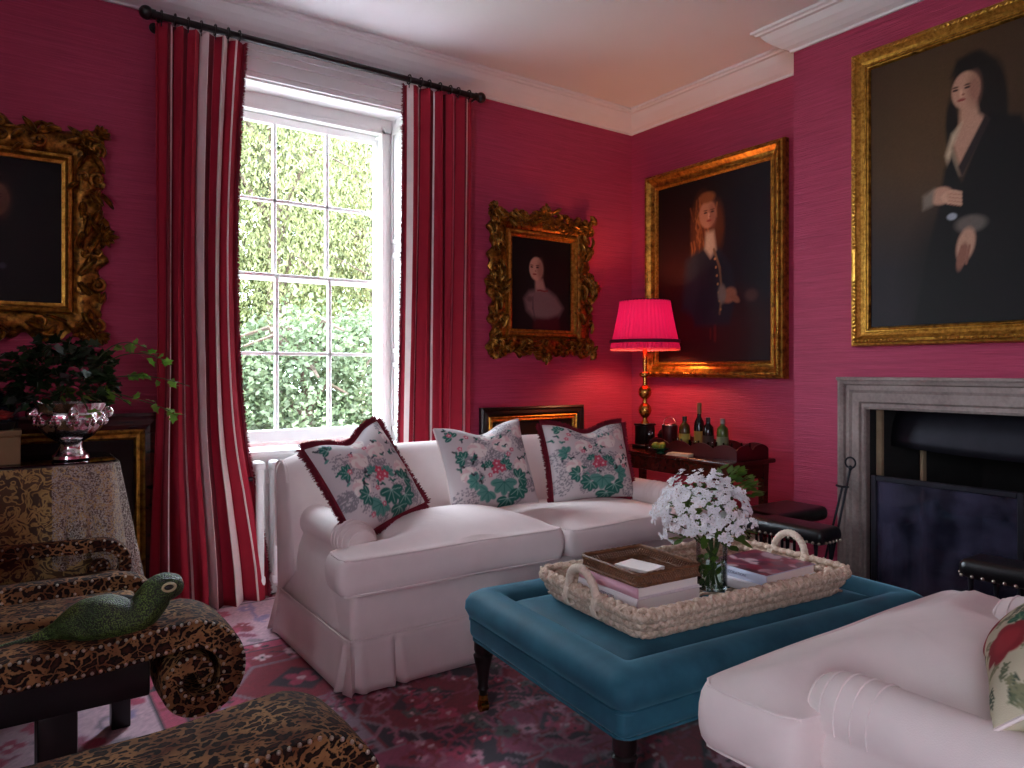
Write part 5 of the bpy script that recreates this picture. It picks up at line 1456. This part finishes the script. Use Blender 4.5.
for k in range(420):
    a = 2*PI*k/420; r = .2415
    p = Vector((r*math.cos(a), r*math.sin(a), .702)); tg = Vector((-math.sin(a), math.cos(a), 0))*.0016; q = p+Vector((rd.uniform(-.004, .004), rd.uniform(-.004, .004), -rd.uniform(.012, .018)))
    b.poly([p-tg, p+tg, q+tg*.6, q-tg*.6])
b.build('bead_fringe', M['cpink'], sh_, smooth=False)
b = MB(); b.tube([(.172*math.cos(a), .172*math.sin(a), 1.033) for a in [2*PI*k/48 for k in range(48)]], .005, 6, closed=True); b.build('top_band', M['shadetrim'], sh_)
b = MB(); b.ell((0, 0, .86), (.034, .034, .048), 16, 12)
blb = NT('lamp_bulb'); blb.set(Base_Color=(1, 1, 1), Emission_Color=(1.0, .62, .34), Emission_Strength=9.0); b.build('bulb', blb.m, t)
light('lamp_light', 'POINT', (LPX, LPY, DZ+.86), LAMP_W, (1.0, .44, .18), shadow_soft_size=.05)

TX, TY, TZ = 3.74, 3.14, DZ+.001
t = thing('gallery_tray', 'dark red tray with scalloped gallery holding the bottles on the side table', 'tray', (TX, TY, TZ))
def scallop(side):
    b = MB(); tx, ty = .155, .36
    n = 60
    L = 2*ty if side in (0, 1) else 2*tx; nw = 4 if side in (0, 1) else 2
    for k in range(n):
        q0, q1 = -L/2+L*k/n, -L/2+L*(k+1)/n
        h = [.062+.030*abs(math.sin(PI*(q/L+.5)*nw))**.8 for q in (q0, q1)]
        if side in (0, 1): x = (-tx, tx-.008)[side]; p = lambda q, d, z: (x+d, q, z)
        else: y = (-ty, ty-.008)[side-2]; p = lambda q, d, z: (q, y+d, z)
        b.quad(p(q0, 0, 0), p(q1, 0, 0), p(q1, 0, h[1]), p(q0, 0, h[0])); b.quad(p(q0, .008, 0), p(q0, .008, h[0]), p(q1, .008, h[1]), p(q1, .008, 0)); b.quad(p(q0, 0, h[0]), p(q1, 0, h[1]), p(q1, .008, h[1]), p(q0, .008, h[0]))
    return b
for s in range(4): scallop(s).build('gallery', M['oxblood'], t, smooth=False)
b = MB(); b.box(-.155, .155, -.36, .36, 0, .008, .002, 1); b.build('tray_base', M['oxblood'], t)
def bottle(label, y, x, prof, glassc, capc, labc=None, cap=(.86, 1.0), lab=(.2, .5)):
    h = prof[-1][1]; t = thing('bottle', label, 'bottle', (TX+x, TY+y, TZ+.009), 0, 'bottles on the scalloped tray')
    gm = NT('bottle_glass'); gm.set(Base_Color=glassc, Roughness=.08, Specular_IOR_Level=.6)
    b = MB(); b.lathe([(0, 0)]+prof+[(0, h)], 20); b.build('glass_body', gm.m, t)
    z0, z1 = cap[0]*h, h+.002; b = MB(); rr = [r for r, z in prof if z >= z0][0]+.0025; b.lathe([(0, z0), (rr, z0), (rr, z1), (0, z1)], 16); b.build('cap', cloth('cap_%d' % int(sum(capc)*1e4), capc, .35), t)
    if labc:
        R_ = max(r for r, z in prof)+.0006; b = MB(); b.lathe([(R_, lab[0]*h), (R_, lab[1]*h)], 24); o = b.build('paper_label', cloth('lab_%d' % int(sum(labc)*1e4), labc, .7), t)
wine = [(.030, 0), (.034, .01), (.034, .15), (.030, .175), (.014, .205), (.0125, .22), (.0125, .27), (.014, .272), (.014, .285)]
gin = [(.034, 0), (.037, .008), (.037, .14), (.034, .165), (.015, .185), (.0135, .19), (.0135, .225)]
bottle('tall dark wine bottle with gold foil neck, tallest on the scalloped tray', .10, .05, [(r, z*1.12) for r, z in wine], S(14, 16, 10), S(120, 92, 50), S(150, 120, 50), (.78, 1), (.18, .42))
bottle('bottle with yellow label between the ice bucket and the tall wine bottle', .20, .02, gin, S(70, 56, 20), S(40, 26, 16), S(176, 160, 70))
bottle('dark square-shouldered bottle with black cap beside the green bottle', .00, .02, [(r*.98, z*1.02) for r, z in gin], S(22, 14, 12), S(12, 10, 10), S(60, 40, 30))
bottle('green glass bottle with grey cap, nearest the fireplace end of the tray', -.10, .04, gin, S(70, 86, 30), S(130, 124, 120), S(120, 126, 90))
t = thing('ice_bucket', 'dark cylindrical ice bucket with tilted silver rim left of the bottles', 'bucket', (TX-.01, TY+.305, TZ+.009))
b = MB(); b.lathe([(0, 0), (.046, 0), (.050, .01), (.054, .165), (.05, .165), (.046, .012), (0, .012)], 24); b.build('bucket_body', M['oxblood'], t)
b = MB(); b.tube([(.053*math.cos(a), .053*math.sin(a), .166) for a in [2*PI*k/28 for k in range(28)]], .004, 6, closed=True); b.build('rim', M['silver'], t)
b = MB(); b.tube([(0, .056*math.cos(a)*1.0+.0, .17+.05*math.sin(a)) for a in [PI*.0+PI*k/14 for k in range(15)]], .003, 6); b.build('bail_handle', M['silver'], t)
for k, (y, x, l) in enumerate(((.17, -.085, 'short clear tumbler in front of the yellow-labelled bottle'), (.09, -.095, 'short clear tumbler in front of the tall wine bottle'), (.01, -.10, 'short clear tumbler in front of the black-capped bottle'), (-.12, -.085, 'short clear tumbler in front of the green bottle'), (-.22, -.06, 'clear tumbler standing by itself at the fireplace end of the tray'), (-.27, .05, 'clear tumbler at the back corner of the scalloped tray'))):
    b = MB(); b.lathe([(0, 0), (.026, 0), (.031, .085), (.029, .085), (.025, .008), (0, .008)], 20); tag(b.build('tumbler', M['crystal']), l, 'glass', 'tumblers on the scalloped tray', loc=(TX+x, TY+y, TZ+.009))
t = thing('radio', 'small dark rounded box standing between the lamp and the ice bucket', 'box', (3.83, 3.555, DZ+.001))
b = MB(); b.box(-.05, .05, -.075, .075, 0, .135, .045, 5); b.build('casing', M['black'], t); b = MB(); b.box(-.052, -.049, -.05, .05, .03, .10, .001, 1); b.build('front_grille', M['iron'], t)
t.name = 'rounded_box'
t = thing('footed_dish', 'green dish of limes on the side table in front of the lamp', 'dish', (3.56, 3.37, DZ+.001))
b = MB(); b.lathe([(0, 0), (.03, 0), (.03, .006), (.018, .012), (.05, .022), (.068, .034), (.066, .036), (.04, .028), (0, .026)], 24); b.build('dish_bowl', cloth('green_glaze', S(20, 70, 50), .25), t)
limem = simple('lime_skin', S(116, 128, 34), .4, bump=.3, bs=150)
for k, (dx, dy, l) in enumerate(((-.02, -.024, 'lime in the green dish, on its fireplace side'), (-.015, .026, 'lime in the green dish, on its sofa side'), (.028, .0, 'lime in the green dish, on its wall side'))):
    b = MB(); b.ell((0, 0, 0), (.022, .027, .022), 14, 10); b.tube([(0, .026, 0), (0, .032, 0)], .004, 6); tag(b.build('lime', limem), l, 'lime', 'limes in the green dish', loc=(3.56+dx, 3.37+dy, DZ+.001+.05), rz=k*1.1)
b = MB(); rd = random.Random(1)
for k in range(4): b.box(-.035+.002*k, .035-.001*k, -.085, .085-.004*k, .0045*k, .0045*k+.004, .0015, 1)
tag(b.build('folded_napkin', M['lace']), 'folded white napkin on the front edge of the side table', 'napkin', loc=(3.545, 3.19, DZ+.001), rz=.15)
b = MB(); b.box(-.004, .004, -.05, .05, 0, .075, .001, 1); tag(b.build('white_card', PAGES), 'small cream card propped behind the rounded box', 'card', loc=(3.90, 3.50, DZ+.001))
t = thing('decanter', 'small clear decanter with round stopper beside the lamp base', 'decanter', (3.60, 3.50, DZ+.001))
b = MB(); b.lathe([(0, 0), (.032, 0), (.04, .02), (.038, .05), (.016, .075), (.012, .10), (.016, .105), (.013, .105), (.01, .08), (0, .07)], 20); b.build('glass_body', M['crystal'], t)
b = MB(); b.ell((0, 0, .122), (.018, .018, .018), 12, 9); b.build('stopper', M['crystal'], t)

# ------------------------------------------------------------------ cloth-covered table in the corner
BX0, BX1, BY0, BY1, BZ = -1.05, .39, 3.52, 3.93, .85
t = thing('console_table', 'long table hidden by gold damask cloth below the dark carved-frame portrait', 'table', ((BX0+BX1)/2, (BY0+BY1)/2, 0))
hx, hy = (BX1-BX0)/2, (BY1-BY0)/2
b = MB(); b.box(-hx+.02, hx-.02, -hy+.02, hy-.02, BZ-.035, BZ-.008, .004, 1); b.build('tabletop', M['mahog'], t)
for sx in (-1, 1):
    for sy in (-1, 1): b = MB(); b.box(sx*(hx-.08)-.02, sx*(hx-.08)+.02, sy*(hy-.08)-.02, sy*(hy-.08)+.02, 0, BZ-.035, .003, 1); b.build('leg', M['mahog'], t)
def drape(hx, hy, z1, z0, fl, folds, seed, N=360, rows=26, r=.05, off=0.0):
    P, tot = rrect(hx+off, hy+off, r, N); b = MB(); R = []
    nrm = []
    for k in range(N): d = (P[(k+1) % N]-P[k-1]).normalized(); nrm.append(Vector((d.y, -d.x)))
    for f in (.0, .4, .8, .97): R.append([(p.x*f, p.y*f, z1) for p in P])
    for j in range(rows):
        v = j/(rows-1); ring = []
        for k in range(N):
            cr = math.exp(-((min(abs(P[k].x-hx), abs(P[k].x+hx))+min(abs(P[k].y-hy), abs(P[k].y+hy)))/.12)**2)
            w = (fl*v**.8)+v*(.010+.03*cr)*math.sin(k*2*PI*folds/N+seed+math.sin(k*.05))+cr*v*.05
            q = P[k]+nrm[k]*(w+.006*(1 if v > .02 else v*50))
            ring.append((q.x, q.y, z1-(z1-z0)*v-.004*(1 if v > 0 else 0)))
        R.append(ring)
    b.rings(R, cap0=False, cap1=False); return b
o = drape(hx, hy, BZ, .02, .03, 34, 1).build('damask_cloth', M['damask']); tag(o, 'floor-length gold damask cloth over the corner table', 'tablecloth', loc=((BX0+BX1)/2, (BY0+BY1)/2, 0))
lc = NT('sheer_lace'); vec = lc.coords()
lc.set(Base_Color=S(228, 216, 204), Roughness=.85); tr_ = lc.node('ShaderNodeBsdfTransparent'); mx_ = lc.node('ShaderNodeMixShader')
lc.link(lc.ramp(lc.noise(vec, 160, 2), [(.35, (.10,)*3), (.6, (.45,)*3)]), mx_.inputs[0]); lc.link(tr_.outputs[0], mx_.inputs[1]); lc.link(lc.b.outputs[0], mx_.inputs[2]); lc.link(mx_.outputs[0], lc.n['Material Output'].inputs['Surface'])
b = MB()
def lacef(u, v):                                # hangs over the window end of the table: top, then front corner and end
    q = u*1.05; x1, y0 = hx+.008, -hy-.008; r = .05
    w = v*(.05+.06*math.exp(-((u-.5)/.16)**2)+.022*math.sin(u*34)+.01*math.sin(u*71+1)); z = BZ+.006-.40*v-(.30*v*sm(.3, .75, u))-.02*math.sin(u*17)*v
    a = .44
    if u < a: s_ = u/a; x = x1-.24+(.24-r)*s_; y = y0-.012-w; 
    elif u < a+.12: th = (u-a)/.12*PI/2; x = x1-r+(r+.012+w)*math.sin(th); y = y0+r-(r+.012+w)*math.cos(th)
    else: s_ = (u-a-.12)/(1-a-.12); x = x1+.012+w; y = y0+r+(2*hy-.06)*s_
    return (x, y, z)
b.grid(lacef, 90, 20)
o = b.build('lace_runner', lc.m, angle=180); tag(o, 'sheer cream lace cloth falling over the window end of the damask', 'tablecloth', loc=((BX0+BX1)/2, (BY0+BY1)/2, 0))
b = MB(); P, _ = rrect(hx+.008, hy+.008, .05, 60); b.rings([[(p.x, p.y, BZ+.0075+z) for p in P] for z in (0, .006)]); tag(b.build('glass_table_cover', M['screen'], smooth=False), 'thin smoked glass sheet lying on the draped corner table', 'table glass', loc=((BX0+BX1)/2, (BY0+BY1)/2, 0))
TT = BZ+.0145
UX, UY = .235, 3.66
t = thing('silver_bowl', 'embossed silver footed bowl holding ivy on the draped corner table', 'bowl', (UX, UY, TT))
b = MB(); b.lathe([(0, 0), (.066, 0), (.072, .006), (.070, .018), (.060, .026), (.056, .032), (.048, .042), (.044, .055), (.046, .068), (.05, .078)], 40); b.build('foot', M['silver'], t)
b = MB(); b.lathe([(0, .076), (.05, .078), (.085, .10), (.115, .135), (.130, .17), (.134, .195), (.128, .205), (.134, .215), (.146, .235), (.150, .245), (.144, .246), (.128, .222), (.12, .20), (.08, .11), (0, .09)], 96, lobes=12, amp=.022); bowl_ = b.build('bowl_body', M['silver'], t)
for k in range(12):
    a = 2*PI*k/12; b = MB()
    for q in range(5): a2 = a+(q-2)*.05; b.ell((.130*math.cos(a2), .130*math.sin(a2), .165+.012*(2-abs(q-2))), (.012, .012, .02), 6, 5)
    if k % 3 == 0: b.ell((.142*math.cos(a), .142*math.sin(a), .20), (.022, .022, .026), 10, 8)
    b.build('embossed_boss', M['silver'], bowl_)
def ivy():
    t = thing('ivy_plant', 'dark ivy with long pale trailing sprays growing from the silver bowl', 'plant', (UX, UY, TT+.21))
    rd = random.Random(8); b = MB()
    def lf(p, d, L):
        d = Vector(d).normalized(); s_ = d.cross(Vector((rd.gauss(0, .6), rd.gauss(0, .6), 1))).normalized(); p = Vector(p); n_ = s_.cross(d).normalized()*L*.1
        o5 = [(0, 0), (.05, .42), (.38, .30), (.55, .48), (.66, .2), (1, 0), (.66, -.2), (.55, -.48), (.38, -.30), (.05, -.42)]
        b.poly([p+d*L*x+s_*L*y*.9+n_*abs(y)*2 for x, y in o5])
    for k in range(520):
        u = rd.uniform(-.35, 1); a = rd.uniform(0, 6.28); q = math.sqrt(max(0, 1-u*u)); r = rd.uniform(.75, 1.08)
        p = (-.03+.19*r*q*math.cos(a), .02+.15*r*q*math.sin(a), .10+.21*r*u)
        lf(p, (q*math.cos(a)+rd.gauss(0, .5), q*math.sin(a)+rd.gauss(0, .5), rd.gauss(-.2, .5)), rd.uniform(.035, .06))
    b.build('foliage', M['leafd'], t, smooth=False)
    b = MB(); st = MB()
    for (ex, ey, ez, n) in ((.36, -.06, .22, 8), (.46, -.10, .10, 10), (.40, -.10, -.02, 9), (.28, -.12, .27, 7), (.22, -.10, .02, 5), (-.05, -.16, .04, 4), (.05, -.18, .0, 4)):
        p0 = Vector((.03, -.02, .10)); p1 = Vector((ex*.5, ey*.7, ez+.10)); p2 = Vector((ex, ey, ez)); pts = []
        for k in range(9): q = k/8; pts.append(p0.lerp(p1, q).lerp(p1.lerp(p2, q), q))
        st.tube(pts, [.003]*5+[.0022]*4, 5)
        for k in range(n):
            q = rd.uniform(.45, 1.0); p = p0.lerp(p1, q).lerp(p1.lerp(p2, q), q); lf(p+Vector((0, rd.uniform(-.015, .015), rd.uniform(-.02, .01))), (rd.gauss(.5, .5), rd.gauss(0, .5), rd.gauss(-.3, .5)), rd.uniform(.03, .055))
    b.build('trailing_leaves', M['leafl'], t, smooth=False)
    st.build('stems', M['stem'], t)
ivy()
t = thing('card_box', 'plain beige box with lid beside the silver bowl', 'box', (-.02, 3.64, TT))
b = MB(); b.box(-.10, .075, -.07, .07, 0, .115, .004, 1); b.build('box_body', cloth('beige_card', S(134, 108, 72), .7), t); b = MB(); b.box(-.103, .078, -.073, .073, .1155, .14, .004, 1); b.build('lid', cloth('beige_card', S(134, 108, 72), .7), t)
t = thing('flower_arrangement', 'low red flowers and berries in a dish on the beige box', 'flowers', (-.02, 3.64, TT+.141))
b = MB(); b.lathe([(0, 0), (.05, 0), (.06, .03), (.055, .03), (0, .012)], 20); b.build('dish', M['ebony'], t)
rd = random.Random(6)
redm = simple('red_petals', S(150, 30, 20), .6, var=.3)
for k in range(14):
    b = MB(); c = Vector((rd.uniform(-.07, .06), rd.uniform(-.05, .03), rd.uniform(.03, .075)))
    for q in range(6): a = q*PI/3; b.ell(c+Vector((.010*math.cos(a), .010*math.sin(a), 0)), (.009, .009, .006), 6, 4)
    b.ell(c+Vector((0, 0, .004)), .006, 6, 4); b.build('bloom', redm, t)
t = thing('dark_vase', 'round dark blue glazed vase of foliage behind the beige box', 'vase', (-.07, 3.80, TT))
b = MB(); b.lathe([(0, 0), (.05, 0), (.06, .01), (.11, .10), (.125, .18), (.11, .25), (.06, .30), (.05, .33), (.06, .35), (.05, .35), (.04, .32), (0, .30)], 32); b.build('vase_body', cloth('blue_glaze', S(16, 18, 34), .15), t)
b = MB()
for k in range(120):
    a = rd.uniform(0, 6.28); r = rd.uniform(0, .14); d = Vector((math.cos(a), math.sin(a), rd.uniform(-.2, .8))).normalized(); p = Vector((r*math.cos(a), r*math.sin(a)*.8, .34+rd.uniform(0, .12))); s_ = d.orthogonal().normalized()*.014
    b.poly([p, p+d*.03+s_, p+d*.065, p+d*.03-s_])
b.build('foliage', M['leafd'], t, smooth=False)

# ------------------------------------------------------------------ leopard stools and armchair
def scroll(xc, zc, R0, w0, x_start, z_mid, tight=1.0, turns=1.42, right=1):
    """ribbon outline in the xz plane: near-flat run that rolls over into a spiral; returns outer and inner lines"""
    O, I = [], []
    top = zc+R0; n1 = 26
    for k in range(n1):
        q = k/n1; x = x_start+(xc-x_start)*q; z = z_mid+(top-z_mid)*sm(.45, 1.0, q); O.append((x, z)); I.append((x, z-w0))
    n2 = 60
    for k in range(n2):
        q = k/(n2-1); a = PI/2-turns*2*PI*q; r = R0*(1-.80*q**.85*tight); w = w0*(1-.55*q)
        r2 = max(.006, r-w); O.append((xc+r*math.cos(a), zc+r*math.sin(a))); I.append((xc+r2*math.cos(a), zc+r2*math.sin(a)))
    return O, I
def ribbon(b, O, I, y0, y1, puff=.006):
    R = []
    for (xo, zo), (xi, zi) in zip(O, I):
        d = Vector((xo-xi, zo-zi)); d = d.normalized()*puff if d.length > 1e-6 else d
        ym = (y0+y1)/2
        R.append([(xi, y0, zi), (xo-d.x, y0, zo-d.y), (xo, y0+.012, zo), (xo+d.x*.6, ym, zo+d.y*.6), (xo, y1-.012, zo), (xo-d.x, y1, zo-d.y), (xi, y1, zi)])
    b.rings(R)
def nails_along(t, O, I, y, step=.0215, inset=.008, r=.0052, lim=98):
    n = 0
    for L, f in ((O, inset), (I, -inset)):
        acc = 0; last = None
        for k in range(len(L)):
            o_, i_ = Vector(O[k]), Vector(I[k]); d = (i_-o_); d = d.normalized() if d.length > 1e-6 else d
            p = (o_+d*f) if f > 0 else (i_+d*f)
            if last is None or (p-last).length >= step:
                if n >= lim: return
                nail(t, (p.x, y, p.y), r); n += 1; last = p
def stool(label, loc):
    t = thing('leopard_stool', label, 'stool', loc, 0, 'leopard print scroll stools')
    O, I = scroll(.467, .272, .186, .088, -.10, .437)
    Om = [(-.20-(x+.20), z) for x, z in O]; Im = [(-.20-(x+.20), z) for x, z in I]      # mirrored far end
    Of = Om[::-1]+O; If = Im[::-1]+I
    b = MB(); ribbon(b, Of, If, 0.0, .27); b.build('seat', M['leopard'], t, angle=50)
    nails_along(t, O, I, -.001)
    b = MB(); b.box(-.62, .34, .02, .25, .245, .355, .01, 2); b.build('apron', M['black'], t)
    for x in (-.50, .10):
        for y in (.06, .21): b = MB(); b.box(x-.05, x+.05, y-.04, y+.04, 0, .25, .008, 2); b.build('leg', M['black'], t)
    return t
stool('leopard print scroll stool edged with nailheads, the green lizard lying on it', (0.025, 2.42, RZ))
stool('leopard print scroll stool with nothing on it, in front of the lizard stool', (.085, 1.505, RZ))
t = thing('leopard_armchair', 'leopard print chair with open scrolled arms in front of the clothed table', 'armchair', (0.0, 3.10, RZ))
for nm, y0, y1 in (('arm', -.345, -.285), ('arm', .285, .345)):
    O, I = scroll(.335, .42, .128, .052, -.30, .555, 1.0, 1.2)
    b = MB(); ribbon(b, O, I, y0, y1, .004); arm = b.build(nm, M['leopard'], t, angle=50); nails_along(arm, O, I, y0-.001, .027, .008, .0045, 60)
    b = MB(); b.ell((.335, (y0+y1)/2, .40), (.042, .034, .034), 16, 10); b.tube([(.335, (y0+y1)/2, .38), (.30, (y0+y1)/2, .31)], [.02, .026], 10); b.build('scroll_end', M['leopard'], arm)
b = MB(); b.box(-.32, .40, -.285, .285, .32, .425, .035, 4); b.build('seat', M['leopard'], t)
b = MB(); b.box(-.40, -.29, -.34, .34, .30, .86, .04, 4); b.build('backrest', M['leopard'], t)
for x in (-.31, .33):
    for y in (-.25, .25): b = MB(); b.box(x-.03, x+.03, y-.03, y+.03, 0, .33, .006, 2); b.build('leg', M['black'], t)

# beaded lizard
t = thing('lizard_ornament', 'green beaded lizard figure with raised head lying on the leopard stool', 'ornament', (.225, 2.50, RZ+.430), 0)
def spl(pts, n=60):
    out = []; m = len(pts)
    for i in range(n):
        q = i/(n-1)*(m-1); k = min(int(q), m-2); f = q-k
        p0, p1, p2, p3 = (Vector(pts[max(0, min(m-1, k+j))]) for j in (-1, 0, 1, 2))
        out.append(.5*((2*p1)+(p2-p0)*f+(2*p0-5*p1+4*p2-p3)*f*f+(3*p1-p0-3*p2+p3)*f**3))
    return out
b = MB(); path = spl([(-.24, .06, .008), (-.16, .065, .014), (-.10, .05, .030), (-.035, .01, .058), (.025, -.005, .062), (.085, -.01, .050), (.125, -.01, .062), (.150, -.01, .092), (.172, -.01, .118), (.205, -.012, .124), (.238, -.014, .112)])
rad = np.interp(np.linspace(0, 1, 60), [0, .1, .2, .3, .40, .50, .60, .70, .78, .86, .94, 1.0], [.005, .010, .026, .060, .068, .056, .052, .052, .050, .048, .038, .012])
b.tube(path, list(rad), 20); b.build('body', M['bead'], t, angle=180)
b = MB(); b.ell((.055, .018, .092), (.062, .030, .024), 16, 10); b.build('hollow_shade', M['soot'], t)  # dark ellipsoid standing in for the shade in the hollow of the back
for s in (-1, 1):
    b = MB(); b.tube([(.192+.018*math.cos(a), -.012+s*.045, .136+.012*math.sin(a)) for a in [2*PI*k/18 for k in range(18)]], .0042, 6, closed=True); e_ = b.build('eye_ring', cloth('ivory_ring', S(190, 178, 140), .4), t)
    b = MB(); b.ell((.192, -.012+s*.043, .136), (.014, .006, .009), 10, 8); b.build('eye', M['black'], e_)
